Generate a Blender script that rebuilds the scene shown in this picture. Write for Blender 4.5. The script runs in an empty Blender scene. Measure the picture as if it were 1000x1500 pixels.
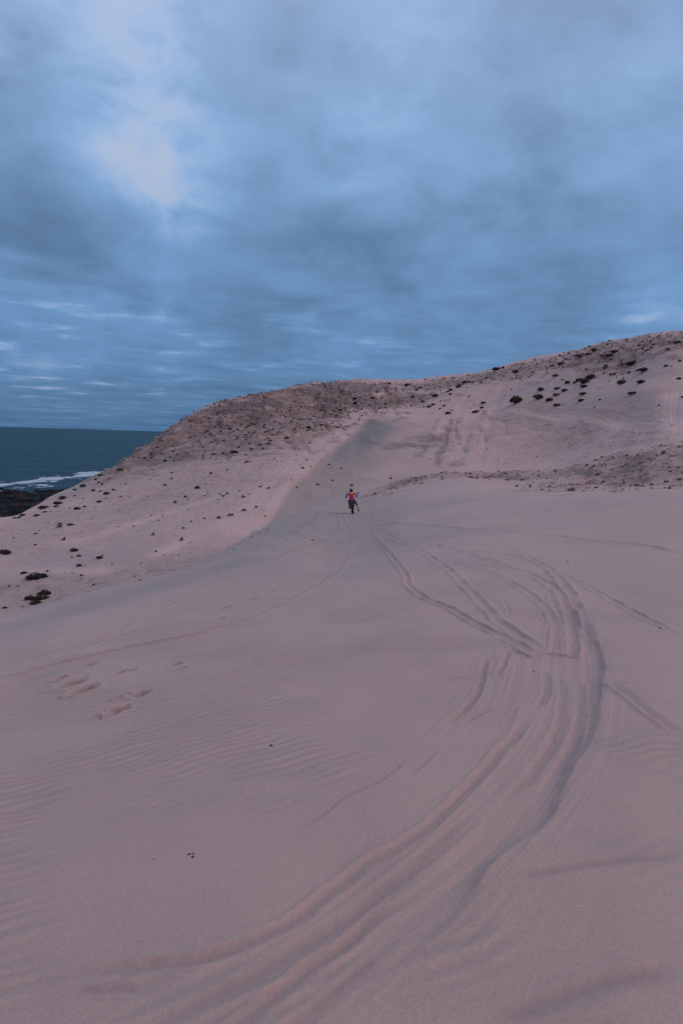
import bpy, bmesh, math, random
import numpy as np
from mathutils import Matrix, Vector, Euler, Quaternion

random.seed(7)
rng = np.random.default_rng(11)
scene = bpy.context.scene
COL = scene.collection
R = math.radians

# ------------------------------------------------------------------ camera
EYE = 1.75
FOC = 1000.0
PITCH, ROLL = R(6.30), R(1.72)
cam_d = bpy.data.cameras.new("camera")
cam = bpy.data.objects.new("camera", cam_d)
COL.objects.link(cam)
cam_d.sensor_fit = 'VERTICAL'
cam_d.sensor_height = 36.0
cam_d.sensor_width = 24.0
cam_d.lens = 24.0
cam_d.clip_start = 0.05
cam_d.clip_end = 120000.0
RM = Matrix.Rotation(math.pi / 2 - PITCH, 3, 'X') @ Matrix.Rotation(ROLL, 3, 'Z')
cam.matrix_world = Matrix.Translation((0, 0, EYE)) @ RM.to_4x4()
scene.camera = cam
RMn = np.array(RM)


def sight(u, v):
    """azimuth and slope of the line of sight through a point of the photograph"""
    d = RMn @ np.array([(u - 500) / FOC, (750 - v) / FOC, -1.0])
    return math.atan2(d[0], d[1]), d[2] / math.hypot(d[0], d[1]), d / np.linalg.norm(d)


# ------------------------------------------------------------------ numeric helpers
def _hash(ix, iy, seed):
    h = (ix.astype(np.int64) * 374761393 + iy.astype(np.int64) * 668265263 + seed * 974634777) & 0xFFFFFFFF
    h = ((h ^ (h >> 13)) * 1274126177) & 0xFFFFFFFF
    h = (h ^ (h >> 16)) & 0xFFFFFFFF
    return h


def noise(x, y, seed=0):
    x0 = np.floor(x); y0 = np.floor(y)
    fx = x - x0; fy = y - y0
    ix = x0.astype(np.int64); iy = y0.astype(np.int64)
    sx = fx * fx * fx * (fx * (fx * 6 - 15) + 10)
    sy = fy * fy * fy * (fy * (fy * 6 - 15) + 10)

    def g(dx, dy):
        a = _hash(ix + dx, iy + dy, seed) * (2 * math.pi / 4294967296.0)
        return np.cos(a) * (fx - dx) + np.sin(a) * (fy - dy)
    a = g(0, 0); b = g(1, 0); c = g(0, 1); d = g(1, 1)
    return ((a + (b - a) * sx) * (1 - sy) + (c + (d - c) * sx) * sy) * 1.45


def fbm(x, y, seed=0, octs=4, gain=0.5):
    s = np.zeros_like(x); a = 1.0
    for o in range(octs):
        s += a * noise(x, y, seed + o * 17)
        x = x * 2.03 + 11.3; y = y * 2.03 - 7.1
        a *= gain
    return s


def sstep(a, b, x):
    t = np.clip((x - a) / (b - a), 0, 1)
    return t * t * (3 - 2 * t)


def pslopes(x, y, ease=False):
    """monotone cubic slopes down axis 0"""
    h = np.diff(x, axis=0); dl = np.diff(y, axis=0) / h
    m = np.zeros_like(y)
    same = dl[:-1] * dl[1:] > 0
    w1 = 2 * h[1:] + h[:-1]; w2 = h[1:] + 2 * h[:-1]
    with np.errstate(divide='ignore', invalid='ignore'):
        hm = (w1 + w2) / (w1 / dl[:-1] + w2 / dl[1:])
    m[1:-1] = np.where(same, hm, 0)
    if ease:                      # round off the turn at the foot and the brink so no crease runs across the sand
        for k in (5, 6):
            a, b = dl[k - 1], dl[k]; p = a * b
            ps = (p + np.sqrt(p * p + .30)) / 2
            m[k] = np.tanh((a + b) / .6) * ps * (w1[k - 1] + w2[k - 1]) / (w1[k - 1] * np.abs(b) + w2[k - 1] * np.abs(a) + 1e-3)
    m[0] = dl[0]; m[-1] = dl[-1]
    return m


def herm(x0, x1, y0, y1, m0, m1, x):
    h = x1 - x0; t = (x - x0) / h
    t2 = t * t; t3 = t2 * t
    return (2 * t3 - 3 * t2 + 1) * y0 + (t3 - 2 * t2 + t) * h * m0 + (-2 * t3 + 3 * t2) * y1 + (t3 - t2) * h * m1


def interp1(xk, yk, x):
    xk = np.array(xk, float); yk = np.array(yk, float)
    m = pslopes(xk[:, None], yk[:, None])[:, 0]
    i = np.clip(np.searchsorted(xk, x) - 1, 0, len(xk) - 2)
    return herm(xk[i], xk[i + 1], yk[i], yk[i + 1], m[i], m[i + 1], x)


# ------------------------------------------------------------------ shape of the land
# Lines that follow the land (near sand, foot of the ridge, brink, hollow, slope, skyline): distance and
# height along each, from the left of the view to the right.
U = [0, 100, 200, 300, 400, 515, 600, 700, 800, 900, 1000]
AZ = [sight(u, 750)[0] for u in U]


def line(r, z=None, v=None):
    r = [float(r)] * len(U) if np.isscalar(r) else list(map(float, r))
    az = list(AZ)
    if v is not None:
        z = []; az = []
        for u, vv, rr in zip(U, v, r):
            a, e, _ = sight(u, vv)
            az.append(a); z.append(EYE + e * rr)
    z = list(z)
    rm = (r[0] + r[-1]) / 2; zm = (z[0] * .4 + z[-1] * .6)
    az = [-math.pi, R(-70)] + az + [R(70), math.pi]
    r = [rm, r[0]] + r + [r[-1], rm]
    z = [zm, z[0]] + z + [z[-1], zm]
    return az, r, z


LINES = [
    line(0.35, [0.0] * 11),
    line(1.5, [-.10, -.09, -.08, -.07, -.06, -.05, -.04, -.03, -.02, 0, .01]),
    line(2.5, [-.21, -.19, -.16, -.13, -.10, -.08, -.06, -.05, -.03, 0, .02]),
    line(5.5, [-.66, -.60, -.52, -.45, -.39, -.33, -.28, -.24, -.20, -.15, -.10]),
    line(11., [-1.55, -1.42, -1.27, -1.10, -.93, -.75, -.64, -.55, -.46, -.37, -.28]),
    line([18, 20, 22, 25.5, 36, 50, 53, 51, 48, 45, 42],
         [-2.85, -3.02, -3.08, -3.05, -3.2, -3.78, -2.5, -1.55, -1.2, -.8, -.54]),
    line([22, 24.5, 27, 31, 43, 60, 64, 64, 62, 58, 54], v=[900, 878, 852, 822, 766, 728, 701, 691, 686, 668, 650]),
    line([30, 32, 34, 39, 55, 76, 80, 78, 75, 70, 66], [-7.9, -7.9, -7.6, -7.2, -6.6, -5.8, -5.2, -4, -3, -1, .5]),
    line([56, 58, 62, 70, 85, 112, 115, 105, 100, 92, 85], v=[830, 810, 780, 745, 700, 662, 660, 670, 665, 645, 630]),
    line([78, 90, 105, 120, 130, 150, 150, 140, 130, 120, 112], v=[775, 740, 690, 640, 615, 600, 600, 600, 585, 570, 555]),
    line([95, 110, 126, 145, 162, 188, 195, 188, 176, 162, 150], v=[757, 718, 660, 598, 572, 556, 557, 546, 522, 503, 486]),
]
NL = len(LINES) + 6
BRINK, SKY, SHORE = 6, 10, 12


def land_knots(az):
    """ln(distance) and height of every line at the given azimuths"""
    az = np.asarray(az, float)
    X = np.zeros((NL, az.size)); Z = np.zeros((NL, az.size))
    for k, (a, r, z) in enumerate(LINES):
        X[k] = np.log(interp1(a, r, az)); Z[k] = interp1(a, z, az)
    w = sstep(R(-15), R(3), az) * (1 - sstep(R(90), R(175), az))
    r10 = np.exp(X[SKY]); z10 = Z[SKY]
    left = [(r10 * 1.22, z10 - 6.5), (np.maximum(225 + 0 * r10, r10 * 1.5), -28.7 + 0 * r10), (345 + 0 * r10, -29.75 + 0 * r10),
            (430 + 0 * r10, -33 + 0 * r10), (800 + 0 * r10, -40 + 0 * r10), (1000 + 0 * r10, -45 + 0 * r10)]
    right = [(r10 * 1.22, z10 + .3), (330 + 0 * r10, z10 + 1), (450 + 0 * r10, z10 + 1), (600 + 0 * r10, z10 * .8),
             (800 + 0 * r10, z10 * .5 - 8), (1000 + 0 * r10, -45 + 0 * r10)]
    for i in range(6):
        k = len(LINES) + i
        X[k] = np.log(left[i][0] * (1 - w) + right[i][0] * w)
        Z[k] = left[i][1] * (1 - w) + right[i][1] * w
    return X, Z


def land(az, r):
    az = np.atleast_1d(np.asarray(az, float)); r = np.atleast_1d(np.asarray(r, float))
    X, Z = land_knots(az); M = pslopes(X, Z, True)
    x = np.clip(np.log(np.maximum(r, .36)), X[0], X[-1])
    k = np.clip((x[None] >= X).sum(0) - 1, 0, NL - 2)
    c = np.arange(az.size)
    return herm(X[k, c], X[k + 1, c], Z[k, c], Z[k + 1, c], M[k, c], M[k + 1, c], x)


_rs = np.exp(np.linspace(math.log(1.2), math.log(900), 3500))


def spot(u, v, rmin=0):
    """where a line of sight meets the land"""
    a, e, _ = sight(u, v)
    h = land(np.full(_rs.size, a), _rs) - (EYE + e * _rs)
    ok = (h >= 0) & (_rs > rmin)
    if not ok.any():
        q = np.where((_rs > 60) & (_rs < 230), h, -1e9)
        i = int(np.argmax(q))
        return np.array([math.sin(a) * _rs[i], math.cos(a) * _rs[i]])
    i = int(np.argmax(ok))
    r = _rs[i]
    if i > 0 and h[i - 1] < 0:
        t = -h[i - 1] / (h[i] - h[i - 1]); r = _rs[i - 1] + t * (_rs[i] - _rs[i - 1])
    return np.array([math.sin(a) * r, math.cos(a) * r])


def path(pts, sub=6):
    P = [spot(*p) if len(p) == 2 else spot(p[0], p[1], p[2]) for p in pts]
    if len(P) < 3:
        return np.array(P)
    Q = [2 * P[0] - P[1]] + P + [2 * P[-1] - P[-2]]
    out = []
    for i in range(1, len(Q) - 2):
        for j in range(sub):
            t = j / sub
            out.append(.5 * ((2 * Q[i]) + (-Q[i - 1] + Q[i + 1]) * t + (2 * Q[i - 1] - 5 * Q[i] + 4 * Q[i + 1] - Q[i + 2]) * t * t
                             + (-Q[i - 1] + 3 * Q[i] - 3 * Q[i + 1] + Q[i + 2]) * t ** 3))
    out.append(P[-1])
    return np.array(out)


def near_path(x, y, P, reach):
    """indices within reach of the polyline; signed distance (left +), distance along, total length"""
    lo = P.min(0) - reach; hi = P.max(0) + reach
    idx = np.nonzero((x > lo[0]) & (x < hi[0]) & (y > lo[1]) & (y < hi[1]))[0]
    if idx.size == 0:
        return idx, None, None, 0
    xs = x[idx]; ys = y[idx]
    best = np.full(idx.size, 1e9); sgn = np.ones(idx.size); al = np.zeros(idx.size)
    s0 = 0.0
    for i in range(len(P) - 1):
        a = P[i]; d = P[i + 1] - a; L = math.hypot(*d)
        if L < 1e-6:
            continue
        l2 = np.minimum(P[i], P[i + 1]) - reach; h2 = np.maximum(P[i], P[i + 1]) + reach
        j = np.nonzero((xs > l2[0]) & (xs < h2[0]) & (ys > l2[1]) & (ys < h2[1]))[0]
        if j.size:
            px = xs[j] - a[0]; py = ys[j] - a[1]
            t = np.clip((px * d[0] + py * d[1]) / (L * L), 0, 1)
            dx = px - t * d[0]; dy = py - t * d[1]
            dd = np.hypot(dx, dy)
            b = dd < best[j]
            jj = j[b]
            best[jj] = dd[b]
            sgn[jj] = np.where(d[0] * py[b] - d[1] * px[b] >= 0, 1, -1)
            al[jj] = s0 + t[b] * L
        s0 += L
    keep = best < reach
    return idx[keep], (best * sgn)[keep], al[keep], s0


# tyre grooves: points, half width (m), depth (m), left berm, right berm
GROOVES = [
    ([(775, 1040), (762, 1068), (735, 1098), (690, 1148), (620, 1215), (545, 1258), (490, 1300), (430, 1345), (350, 1388), (250, 1412), (120, 1425), (20, 1436)], .055, .052, .016, .024),
    ([(600, 1310), (545, 1345), (500, 1385), (440, 1430), (380, 1478), (330, 1515), (260, 1570)], .05, .048, .012, .022),
    ([(575, 1390), (520, 1430), (460, 1480), (410, 1520), (360, 1560)], .05, .026, .006, .012),
    ([(700, 1180), (640, 1240), (560, 1310), (470, 1370), (400, 1415), (300, 1465), (210, 1515), (140, 1550)], .08, .026, .008, .014),
    ([(548, 738), (545, 780), (560, 800), (590, 838), (598, 858), (625, 878), (660, 893), (720, 925), (780, 945)], .105, .065, .05, .05),
    ([(570, 788), (600, 800), (640, 822), (680, 858), (725, 905), (770, 938), (800, 955)], .095, .055, .04, .05),
    ([(625, 798), (690, 812), (750, 832), (790, 846), (818, 868), (836, 905), (842, 950)], .13, .07, .04, .05),
    ([(675, 806), (760, 815), (800, 830), (824, 855), (850, 905)], .13, .07, .04, .06),
    ([(690, 825), (745, 833), (800, 852), (825, 880), (838, 930), (838, 975)], .11, .05, .04, .04),
    ([(655, 821), (700, 832), (745, 850), (775, 870), (803, 895), (814, 925), (812, 965)], .08, .06, .03, .04),
    ([(545, 768), (600, 768), (650, 773), (700, 778), (770, 781), (850, 788), (920, 798), (965, 806), (1010, 816)], .16, .09, .06, .05),
    ([(780, 784), (850, 792), (900, 799), (940, 806)], .11, .06, .03, .04),
    ([(678, 738), (712, 777), (750, 803), (800, 830), (850, 855), (930, 900), (1010, 940)], .075, .045, .03, .03),
    ([(515, 757), (514, 785), (503, 825), (480, 845), (440, 868), (370, 902), (300, 924), (245, 937)], .15, .055, .03, .04),
    ([(65, 976), (130, 947), (200, 910), (260, 880), (330, 850), (380, 832), (440, 802), (475, 790)], .15, .07, .04, .06),
    ([(0, 932), (60, 905), (130, 882), (160, 872)], .12, .05, .03, .04),
    ([(0, 962), (80, 935), (160, 905), (220, 885), (300, 858)], .10, .035, .02, .03),
    ([(370, 806), (410, 787), (440, 768), (458, 758), (480, 744)], .16, .36, .10, .12),
    ([(428, 783), (442, 772), (455, 762), (466, 752)], .13, .28, .08, .10),
    ([(456, 771), (462, 758), (470, 745)], .12, .24, .08, .08),
    ([(460, 769), (482, 770), (496, 777)], .13, .28, .08, .08),
    ([(490, 745), (494, 760), (497, 778)], .11, .20, .07, .07),
    ([(500, 742), (503, 760), (512, 775)], .11, .18, .06, .06),
    ([(530, 770), (560, 780), (600, 800), (620, 812)], .10, .05, .03, .03),
    ([(555, 770), (580, 785), (610, 800)], .08, .04, .03, .03),
    ([(748, 948), (738, 970), (726, 992)], .045, .035, .01, .015),
    ([(712, 960), (703, 1000), (692, 1025), (668, 1050), (650, 1070)], .05, .035, .01, .015),
    ([(725, 1035), (700, 1048), (680, 1062)], .035, .015, .006, .01),
    ([(796, 868), (797, 890), (786, 915)], .05, .03, .02, .02),
    ([(795, 885), (806, 900), (800, 935)], .05, .03, .02, .02),
    ([(735, 876), (742, 890), (747, 905)], .05, .03, .01, .02),
    ([(720, 925), (760, 945), (782, 958)], .09, .05, .03, .03),
    ([(740, 948), (775, 962), (800, 958), (860, 966)], .06, .03, .03, .02),
    ([(600, 1106), (562, 1140), (510, 1163), (470, 1193), (440, 1215)], .03, .014, .006, .006),
    ([(642, 1098), (625, 1115), (600, 1135)], .025, .010, .004, .006),
    ([(760, 1030), (748, 1055), (740, 1075)], .03, .012, .006, .006),
    ([(800, 980), (800, 1010), (790, 1040)], .06, .02, .01, .015),
    ([(820, 985), (824, 1030), (812, 1080), (780, 1130), (720, 1190)], .06, .016, .01, .012),
    ([(846, 985), (850, 1030), (838, 1090), (806, 1150)], .06, .014, .01, .012),
    ([(1005, 1252), (930, 1263), (870, 1273), (800, 1288), (740, 1300)], .05, .018, .006, .01),
    ([(1005, 1418), (900, 1438), (780, 1478), (700, 1500)], .07, .022, .008, .01),
    ([(890, 1000), (940, 1038), (1005, 1085)], .10, .035, .01, .03),
    ([(105, 1450), (150, 1448), (210, 1450)], .04, .015, .008, .01),
    ([(0, 1012), (40, 998), (90, 985)], .06, .03, .02, .02),
    ([(660, 730), (655, 720), (668, 712)], .12, .06, .03, .03),
    # old tracks on the far slopes: pale bands
    ([(30, 797), (110, 787), (200, 765), (280, 740), (350, 712)], .8, .10, .10, .10),
    ([(205, 826), (260, 800), (310, 778), (360, 756)], .7, .12, .10, .12),
    ([(0, 838), (60, 833), (120, 836), (180, 838)], .6, .10, .12, .10),
    ([(735, 560), (722, 600), (708, 650), (696, 680)], .9, .22, .25, .1),
    ([(700, 585), (685, 620), (672, 660), (662, 682)], 1.0, .16, .2, .1),
    ([(640, 640), (655, 610), (690, 575)], .7, .10, .14, .1),
    ([(740, 600), (800, 604), (880, 610), (950, 620), (1010, 632)], .9, .25, .25, .2),
    ([(990, 560), (985, 600), (990, 640)], 1.2, .2, .3, .2),
]
# banks with one steep side: points, height (m), steep side width, soft side width; the steep side lies left of the path direction
BANKS = [
    ([(800, 832), (826, 852), (842, 880), (862, 915), (878, 948), (886, 972), (883, 1010), (876, 1070), (858, 1110), (836, 1150), (805, 1205),
      (760, 1248), (730, 1275), (690, 1325), (640, 1372), (600, 1412), (560, 1450), (520, 1485)][::-1], .055, .05, .55),
    ([(350, 912), (300, 927), (250, 937), (200, 946), (150, 958), (100, 970), (50, 983), (0, 996), (-50, 1010)], .035, .045, .45),
]
# pits left by feet: u, v, width in the photograph, depth
PITS = [(122, 1011, 42, .07), (104, 1001, 46, .06), (88, 994, 24, .045), (172, 1043, 34, .065), (158, 1051, 14, .03), (205, 1018, 32, .045),
        (178, 1021, 22, .04), (178, 984, 20, .035), (195, 981, 16, .02), (132, 973, 24, .02), (330, 889, 22, .05), (371, 877, 18, .045), (325, 905, 14, .035),
        (400, 866, 11, .05), (442, 855, 9, .05), (461, 846, 9, .05), (260, 972, 22, .02), (270, 978, 14, .02), (500, 828, 7, .05), (511, 826, 7, .05),
        (538, 820, 6, .05), (548, 814, 6, .05), (564, 808, 6, .05), (574, 803, 6, .05), (612, 782, 6, .05), (624, 776, 5, .05), (637, 764, 5, .05),
        (645, 757, 5, .05), (652, 746, 5, .05), (655, 735, 4, .05), (490, 838, 7, .05)]
# rubble and outcrop: points, reach (m), weight
RUBBLE = [
    ([(240, 640), (300, 622), (360, 604), (430, 590), (520, 570)], 17, 1.0),
    ([(190, 672), (260, 662), (330, 650), (400, 625), (440, 605)], 12, .8),
    ([(480, 585), (545, 588), (600, 585)], 9, .8),
    ([(560, 563), (640, 560), (730, 547), (800, 530), (870, 514), (940, 503), (1010, 494)], 7, .62),
    ([(860, 520), (940, 512), (1010, 500)], 8, .7),
    ([(540, 728), (570, 718), (600, 706), (650, 698), (700, 697), (760, 696)], 2.2, .55),
    ([(590, 708), (680, 696), (780, 694), (860, 688), (930, 678), (1010, 672)], 3.2, .48),
    ([(880, 702), (950, 692), (1010, 686)], 7.0, .50),
    ([(780, 711), (800, 713), (820, 712)], 1.0, .62),
    ([(640, 640), (615, 655), (600, 652)], 5, .6),
    ([(690, 625), (675, 660), (665, 675)], 4.5, .3),
    ([(648, 612), (628, 650), (612, 672)], 1.1, .62), ([(660, 615), (650, 650), (640, 680)], 1.0, .62), ([(672, 612), (668, 645), (662, 680)], 1.1, .66),
    ([(690, 610), (682, 645), (672, 682)], 1.1, .62), ([(708, 598), (702, 640), (694, 675)], 1.0, .62), ([(726, 575), (712, 625), (700, 670)], .8, .6),
    ([(740, 612), (800, 618), (880, 626), (960, 636)], 5, .28),
    ([(760, 650), (850, 648), (930, 640)], 8, .14),
    ([(0, 790), (100, 790), (200, 760), (300, 720), (400, 680)], 18, .14),
    ([(0, 870), (60, 862), (130, 852), (220, 842)], 6, .3),
]
# thin gravel on the slopes
GRAVEL = [
    ([(60, 770), (160, 750), (260, 715), (360, 680), (430, 650)], 17, .75),
    ([(190, 692), (290, 680), (380, 655), (450, 628)], 10, 1.0),
    ([(0, 880), (60, 868), (130, 852), (220, 842), (300, 820)], 4.5, .8),
    ([(0, 800), (100, 800), (190, 800)], 12, .4),
    ([(745, 612), (850, 622), (960, 638)], 8, .5),
    ([(620, 640), (700, 640)], 8, .45),
    ([(780, 655), (950, 640)], 8, .35),
    ([(600, 706), (700, 694), (800, 692), (900, 685)], 3.5, .5),
]
# greyer sand
GREY = [
    ([(150, 702), (220, 677), (300, 662)], 11, .5),
    ([(20, 800), (120, 815), (220, 822)], 5, .35),
    ([(200, 735), (280, 715), (350, 690)], 6, .35),
    ([(0, 855), (60, 862), (140, 850)], 6, .35),
    ([(280, 790), (340, 750), (400, 710)], 4, .3),
    ([(540, 625), (500, 680), (450, 730), (400, 775)], 8, .8),
    ([(330, 812), (400, 780), (460, 750), (520, 745)], 5, .6),
    ([(0, 917), (100, 896), (200, 870), (330, 829)], 2.4, .65),
    ([(320, 830), (420, 800), (540, 765)], 6, .45),
    ([(560, 745), (700, 735), (860, 740)], 5, .2),
    ([(300, 672), (380, 655), (450, 630), (520, 605)], 6, .5),
    ([(620, 572), (655, 560), (690, 565)], 5, .45),
    ([(800, 570), (870, 590), (930, 598), (980, 600)], 6, .45),
    ([(760, 570), (800, 560), (850, 548)], 4, .45),
    ([(940, 548), (980, 545)], 5, .5),
    ([(540, 650), (590, 640), (600, 665)], 4, .2),
]
GROOVES = [(p, w * (.55 if w < .1 else .42 if w < .3 else 1), d * (.17 if w < .1 and min(q[1] for q in p) > 1000 else .42 if w < .1 and min(q[1] for q in p) > 940 else .17 if w < .3 else 1), a * .4, b * .4) for p, w, d, a, b in GROOVES]
CHURN = [(path([(800, 858), (830, 900), (842, 960), (838, 1040), (800, 1120), (720, 1215), (600, 1315), (470, 1410), (340, 1500), (240, 1570)]), .32),
         (path([(715, 925), (735, 960), (720, 1010), (690, 1060), (640, 1120)]), .30)]
RAMP = path([(548, 610), (530, 622), (500, 650), (470, 676), (445, 700), (420, 730), (395, 757), (376, 775)])
for lst in (GROOVES, BANKS, RUBBLE, GREY, GRAVEL):
    for i, t in enumerate(lst):
        lst[i] = (path(t[0]),) + tuple(t[1:])


def blots(x, y, lst, soft, seed):
    m = np.zeros_like(x)
    wob = 1 + .7 * fbm(x / soft, y / soft, seed, 3)
    for P, reach, wt in lst:
        idx, d, al, L = near_path(x, y, P, reach * 3.6)
        if idx.size:
            q = wt * (1 - sstep(3.0, 3.6, np.abs(d) / reach)) * (1 - sstep(.1, 1.6, np.abs(d) / (reach * np.maximum(wob[idx], .25))))
            m[idx] = np.maximum(m[idx], q)
    return m


PIT = []
for u, v, w, dp in PITS:
    p = spot(u, v); r = math.hypot(*p)
    PIT.append((p[0], p[1], w / FOC * r * .43, dp, random.uniform(-.5, .5)))


def surface(x, y, z0):
    """height and sand/rubble weights at world points"""
    r = np.hypot(x, y)
    rock = blots(x, y, RUBBLE, 5.0, 3)
    grey = blots(x, y, GREY, 6.0, 5)
    gravel = blots(x, y, GRAVEL, 7.0, 9)
    idx, d, al, L = near_path(x, y, RAMP, 34)
    lip = np.zeros_like(x); lip2 = np.zeros_like(x)
    if idx.size:
        fd = sstep(0, .12 * L, al)
        dd = d + .8 * noise(x[idx] / 16, y[idx] / 16, 7)
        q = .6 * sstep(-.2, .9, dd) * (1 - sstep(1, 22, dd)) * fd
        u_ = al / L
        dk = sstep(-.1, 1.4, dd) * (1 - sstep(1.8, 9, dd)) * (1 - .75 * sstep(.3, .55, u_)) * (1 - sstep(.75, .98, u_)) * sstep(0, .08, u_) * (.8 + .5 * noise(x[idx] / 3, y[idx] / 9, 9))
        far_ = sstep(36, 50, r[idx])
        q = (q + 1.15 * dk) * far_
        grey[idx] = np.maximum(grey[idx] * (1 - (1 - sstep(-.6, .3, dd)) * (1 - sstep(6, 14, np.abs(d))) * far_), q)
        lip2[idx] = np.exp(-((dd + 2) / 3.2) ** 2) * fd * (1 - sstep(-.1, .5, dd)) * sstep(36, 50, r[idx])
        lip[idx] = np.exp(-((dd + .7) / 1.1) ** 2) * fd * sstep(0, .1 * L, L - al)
    reef = sstep(200, 232, r) * sstep(-27.2, -28.4, z0)
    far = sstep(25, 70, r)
    z = z0.copy()
    z += .6 * lip
    # soft swells
    z += (.020 + .05 * sstep(5, 20, r)) * fbm(x / 4.5, y / 4.5, 21, 3) * (1 - far) * sstep(.5, 3, r)
    z += .55 * far * fbm(x / 17, y / 17, 31, 4)
    z += .07 * far * fbm(x / 1.9, y / 1.9, 33, 3) * (1 - .85 * grey)
    # rubble
    i = np.nonzero(rock > .02)[0]
    if i.size:
        xs, ys = x[i], y[i]
        rd = np.abs(fbm(xs / 2.2, ys / 2.2, 41, 4))
        fine = fbm(xs / .55, ys / .55, 43, 3)
        z[i] += rock[i] * (.22 * (rd - .35) + .10 * fine)
        # gullies running down the slope
        gu = np.abs(noise(xs / 5.5 + .3 * noise(xs / 9, ys / 9, 48), ys / 40, 49))
        z[i] -= rock[i] * far[i] * .55 * np.exp(-(gu / .10) ** 2)
        # ledges of the outcrop
        led = np.sin(z[i] * 3.2 + 2.5 * noise(xs / 9, ys / 9, 47))
        z[i] += rock[i] * far[i] * .10 * led
    i = np.nonzero(reef > .01)[0]
    if i.size:
        xs, ys = x[i], y[i]
        z[i] += reef[i] * (1.9 * fbm(xs / 22, ys / 12, 51, 5, .6) + .30) * sstep(215, 290, r[i]) + reef[i] * .35 * fbm(xs / 5, ys / 4, 53, 3)
    # grooves
    tread_shade = np.zeros_like(x)
    ripple = np.zeros_like(x); cut = np.zeros_like(x); heap = np.zeros_like(x)
    pale = .42 * far * (1 - np.clip(grey, 0, 1)) * (1 - np.clip(rock, 0, 1))  # distant sand painted paler to make up for weaker sun on the slopes
    pale = np.maximum(pale, .85 * lip2)  # crease lip painted paler, as if its face caught more light
    for n, (P, w, dp, bl, br) in enumerate(GROOVES):
        idx, d, al, L = near_path(x, y, P, w * 4.5)
        if idx.size == 0:
            continue
        fe = min(.2 * L, .5 + 4 * w)
        fade = sstep(0, fe, al) * sstep(0, fe, L - al)
        q = noise(al / (w * 9), 0 * al + n * 3.7, 61)
        dd = d + w * .4 * noise(al / (w * 8), 0 * al + n, 63) + w * .05 * noise(x[idx] / (w * .9), y[idx] / (w * .9), 65)
        k = dd / w
        fs = noise(d / (w * .42) + n, al / (w * 30), 64) + .6 * noise(d / (w * .18), al / (w * 14), 66)
        gv = dp * np.exp(-np.abs(k) ** 2.6) * (.9 + .2 * q + .35 * fs) * fade
        z[idx] += dp * .16 * fs * np.exp(-(k / 2.6) ** 2) * fade * (w < .3)
        cut[idx] = np.maximum(cut[idx], gv)
        g = bl * np.exp(-((k - 1.5) / .6) ** 2) * (1 + .8 * q) + br * np.exp(-((k + 1.5) / .6) ** 2) * (1 - .6 * q)
        heap[idx] = np.maximum(heap[idx], g * fade)
        if w >= .6:
            pale[idx] = np.maximum(pale[idx], .9 * np.exp(-(k / 1.8) ** 2) * fade * (.7 + .6 * q))
            gravel[idx] *= 1 - .95 * np.exp(-(k / 1.8) ** 2) * fade
            rock[idx] *= 1 - np.exp(-(k / 1.5) ** 2) * fade
        tread_shade[idx] = np.maximum(tread_shade[idx], (.75 if w < .3 else 0) * np.exp(-(k / .9) ** 2) * fade * (1 - sstep(5, 12, r[idx]) * (.2 if P[:, 0].max() < 1.2 else 1)))  # dark rut colour carries the shade that the shallow relief lacks
    for P, hw in CHURN:
        idx, d, al, L = near_path(x, y, P, hw * 1.6)
        if idx.size:
            e_ = (1 - sstep(.55, 1.4, np.abs(d) / hw * (1 + .3 * noise(al / .8, 0 * al, 76)))) * sstep(0, .8, al) * sstep(0, .8, L - al)
            z[idx] += e_ * (.0065 * noise(d / .085, al / 2.2, 77) + .0035 * noise(d / .03, al / .9, 78) + .0016 * noise(d / .012, al / .25, 79))
            tread_shade[idx] = np.maximum(tread_shade[idx], .30 * e_ * sstep(0, .6, noise(d / .06, al / 1.8, 80)))
    z += heap * (1 - np.clip(cut / .012, 0, 1)) - cut
    for n, (P, hh, ws, wg) in enumerate(BANKS):
        idx, d, al, L = near_path(x, y, P, wg * 3)
        if idx.size == 0:
            continue
        fade = sstep(0, .09 * L, al) * sstep(0, .2 * L, L - al)
        if n == 0:
            ws = ws * (1 + 3.0 * sstep(.42, .8, al / L) * (1 - .5 * sstep(.88, 1, al / L)))
        wv = noise(al / (np.mean(ws) * 9), 0 * al + n * 5.1, 67); w2 = noise(al / (np.mean(ws) * 2.5), 0 * al + n * 5.1, 69)
        dd = d + ws * .45 * wv + ws * .16 * w2
        h = np.where(dd < 0, np.exp(-(np.abs(dd) / wg) ** 1.6), np.exp(-(dd / ws) ** 1.8))
        scoop = -.18 * np.exp(-((dd - ws * 2.6) / (ws * 1.6)) ** 2)
        tread_shade[idx] = np.maximum(tread_shade[idx], (.45, 1.05)[min(n, 1)] * fade * np.exp(-((dd - ws * .3) / (ws * .5)) ** 2) * (1 - .6 * sstep(6, 9, r[idx]) * (n == 0)))  # dark line painted on the steep face in place of its shade
        z[idx] += hh * fade * (h + scoop) * (.85 + .5 * noise(al / .9, 0 * al + 9, 71))
    for (px, py, pr, dp, a) in PIT:
        i = np.nonzero((np.abs(x - px) < pr * 2.6) & (np.abs(y - py) < pr * 2.6))[0]
        if i.size == 0:
            continue
        c, s = math.cos(a), math.sin(a)
        qx = (x[i] - px) * c + (y[i] - py) * s; qy = -(x[i] - px) * s + (y[i] - py) * c
        rr = np.hypot(qx / pr, qy / (pr * 1.25)) * (1 + .22 * noise(x[i] / pr + px, y[i] / pr, 73))
        z[i] += -.8 * dp * (1 - sstep(.35, 1.05, rr)) + dp * .28 * np.exp(-((rr - 1.35) / .28) ** 2)
        tread_shade[i] = np.maximum(tread_shade[i], (1 - sstep(.6, 1.1, rr)) * 1.2)
    # wind ripples, only on sand near by
    i = np.nonzero((r < 16) & (r > .5))[0]
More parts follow.
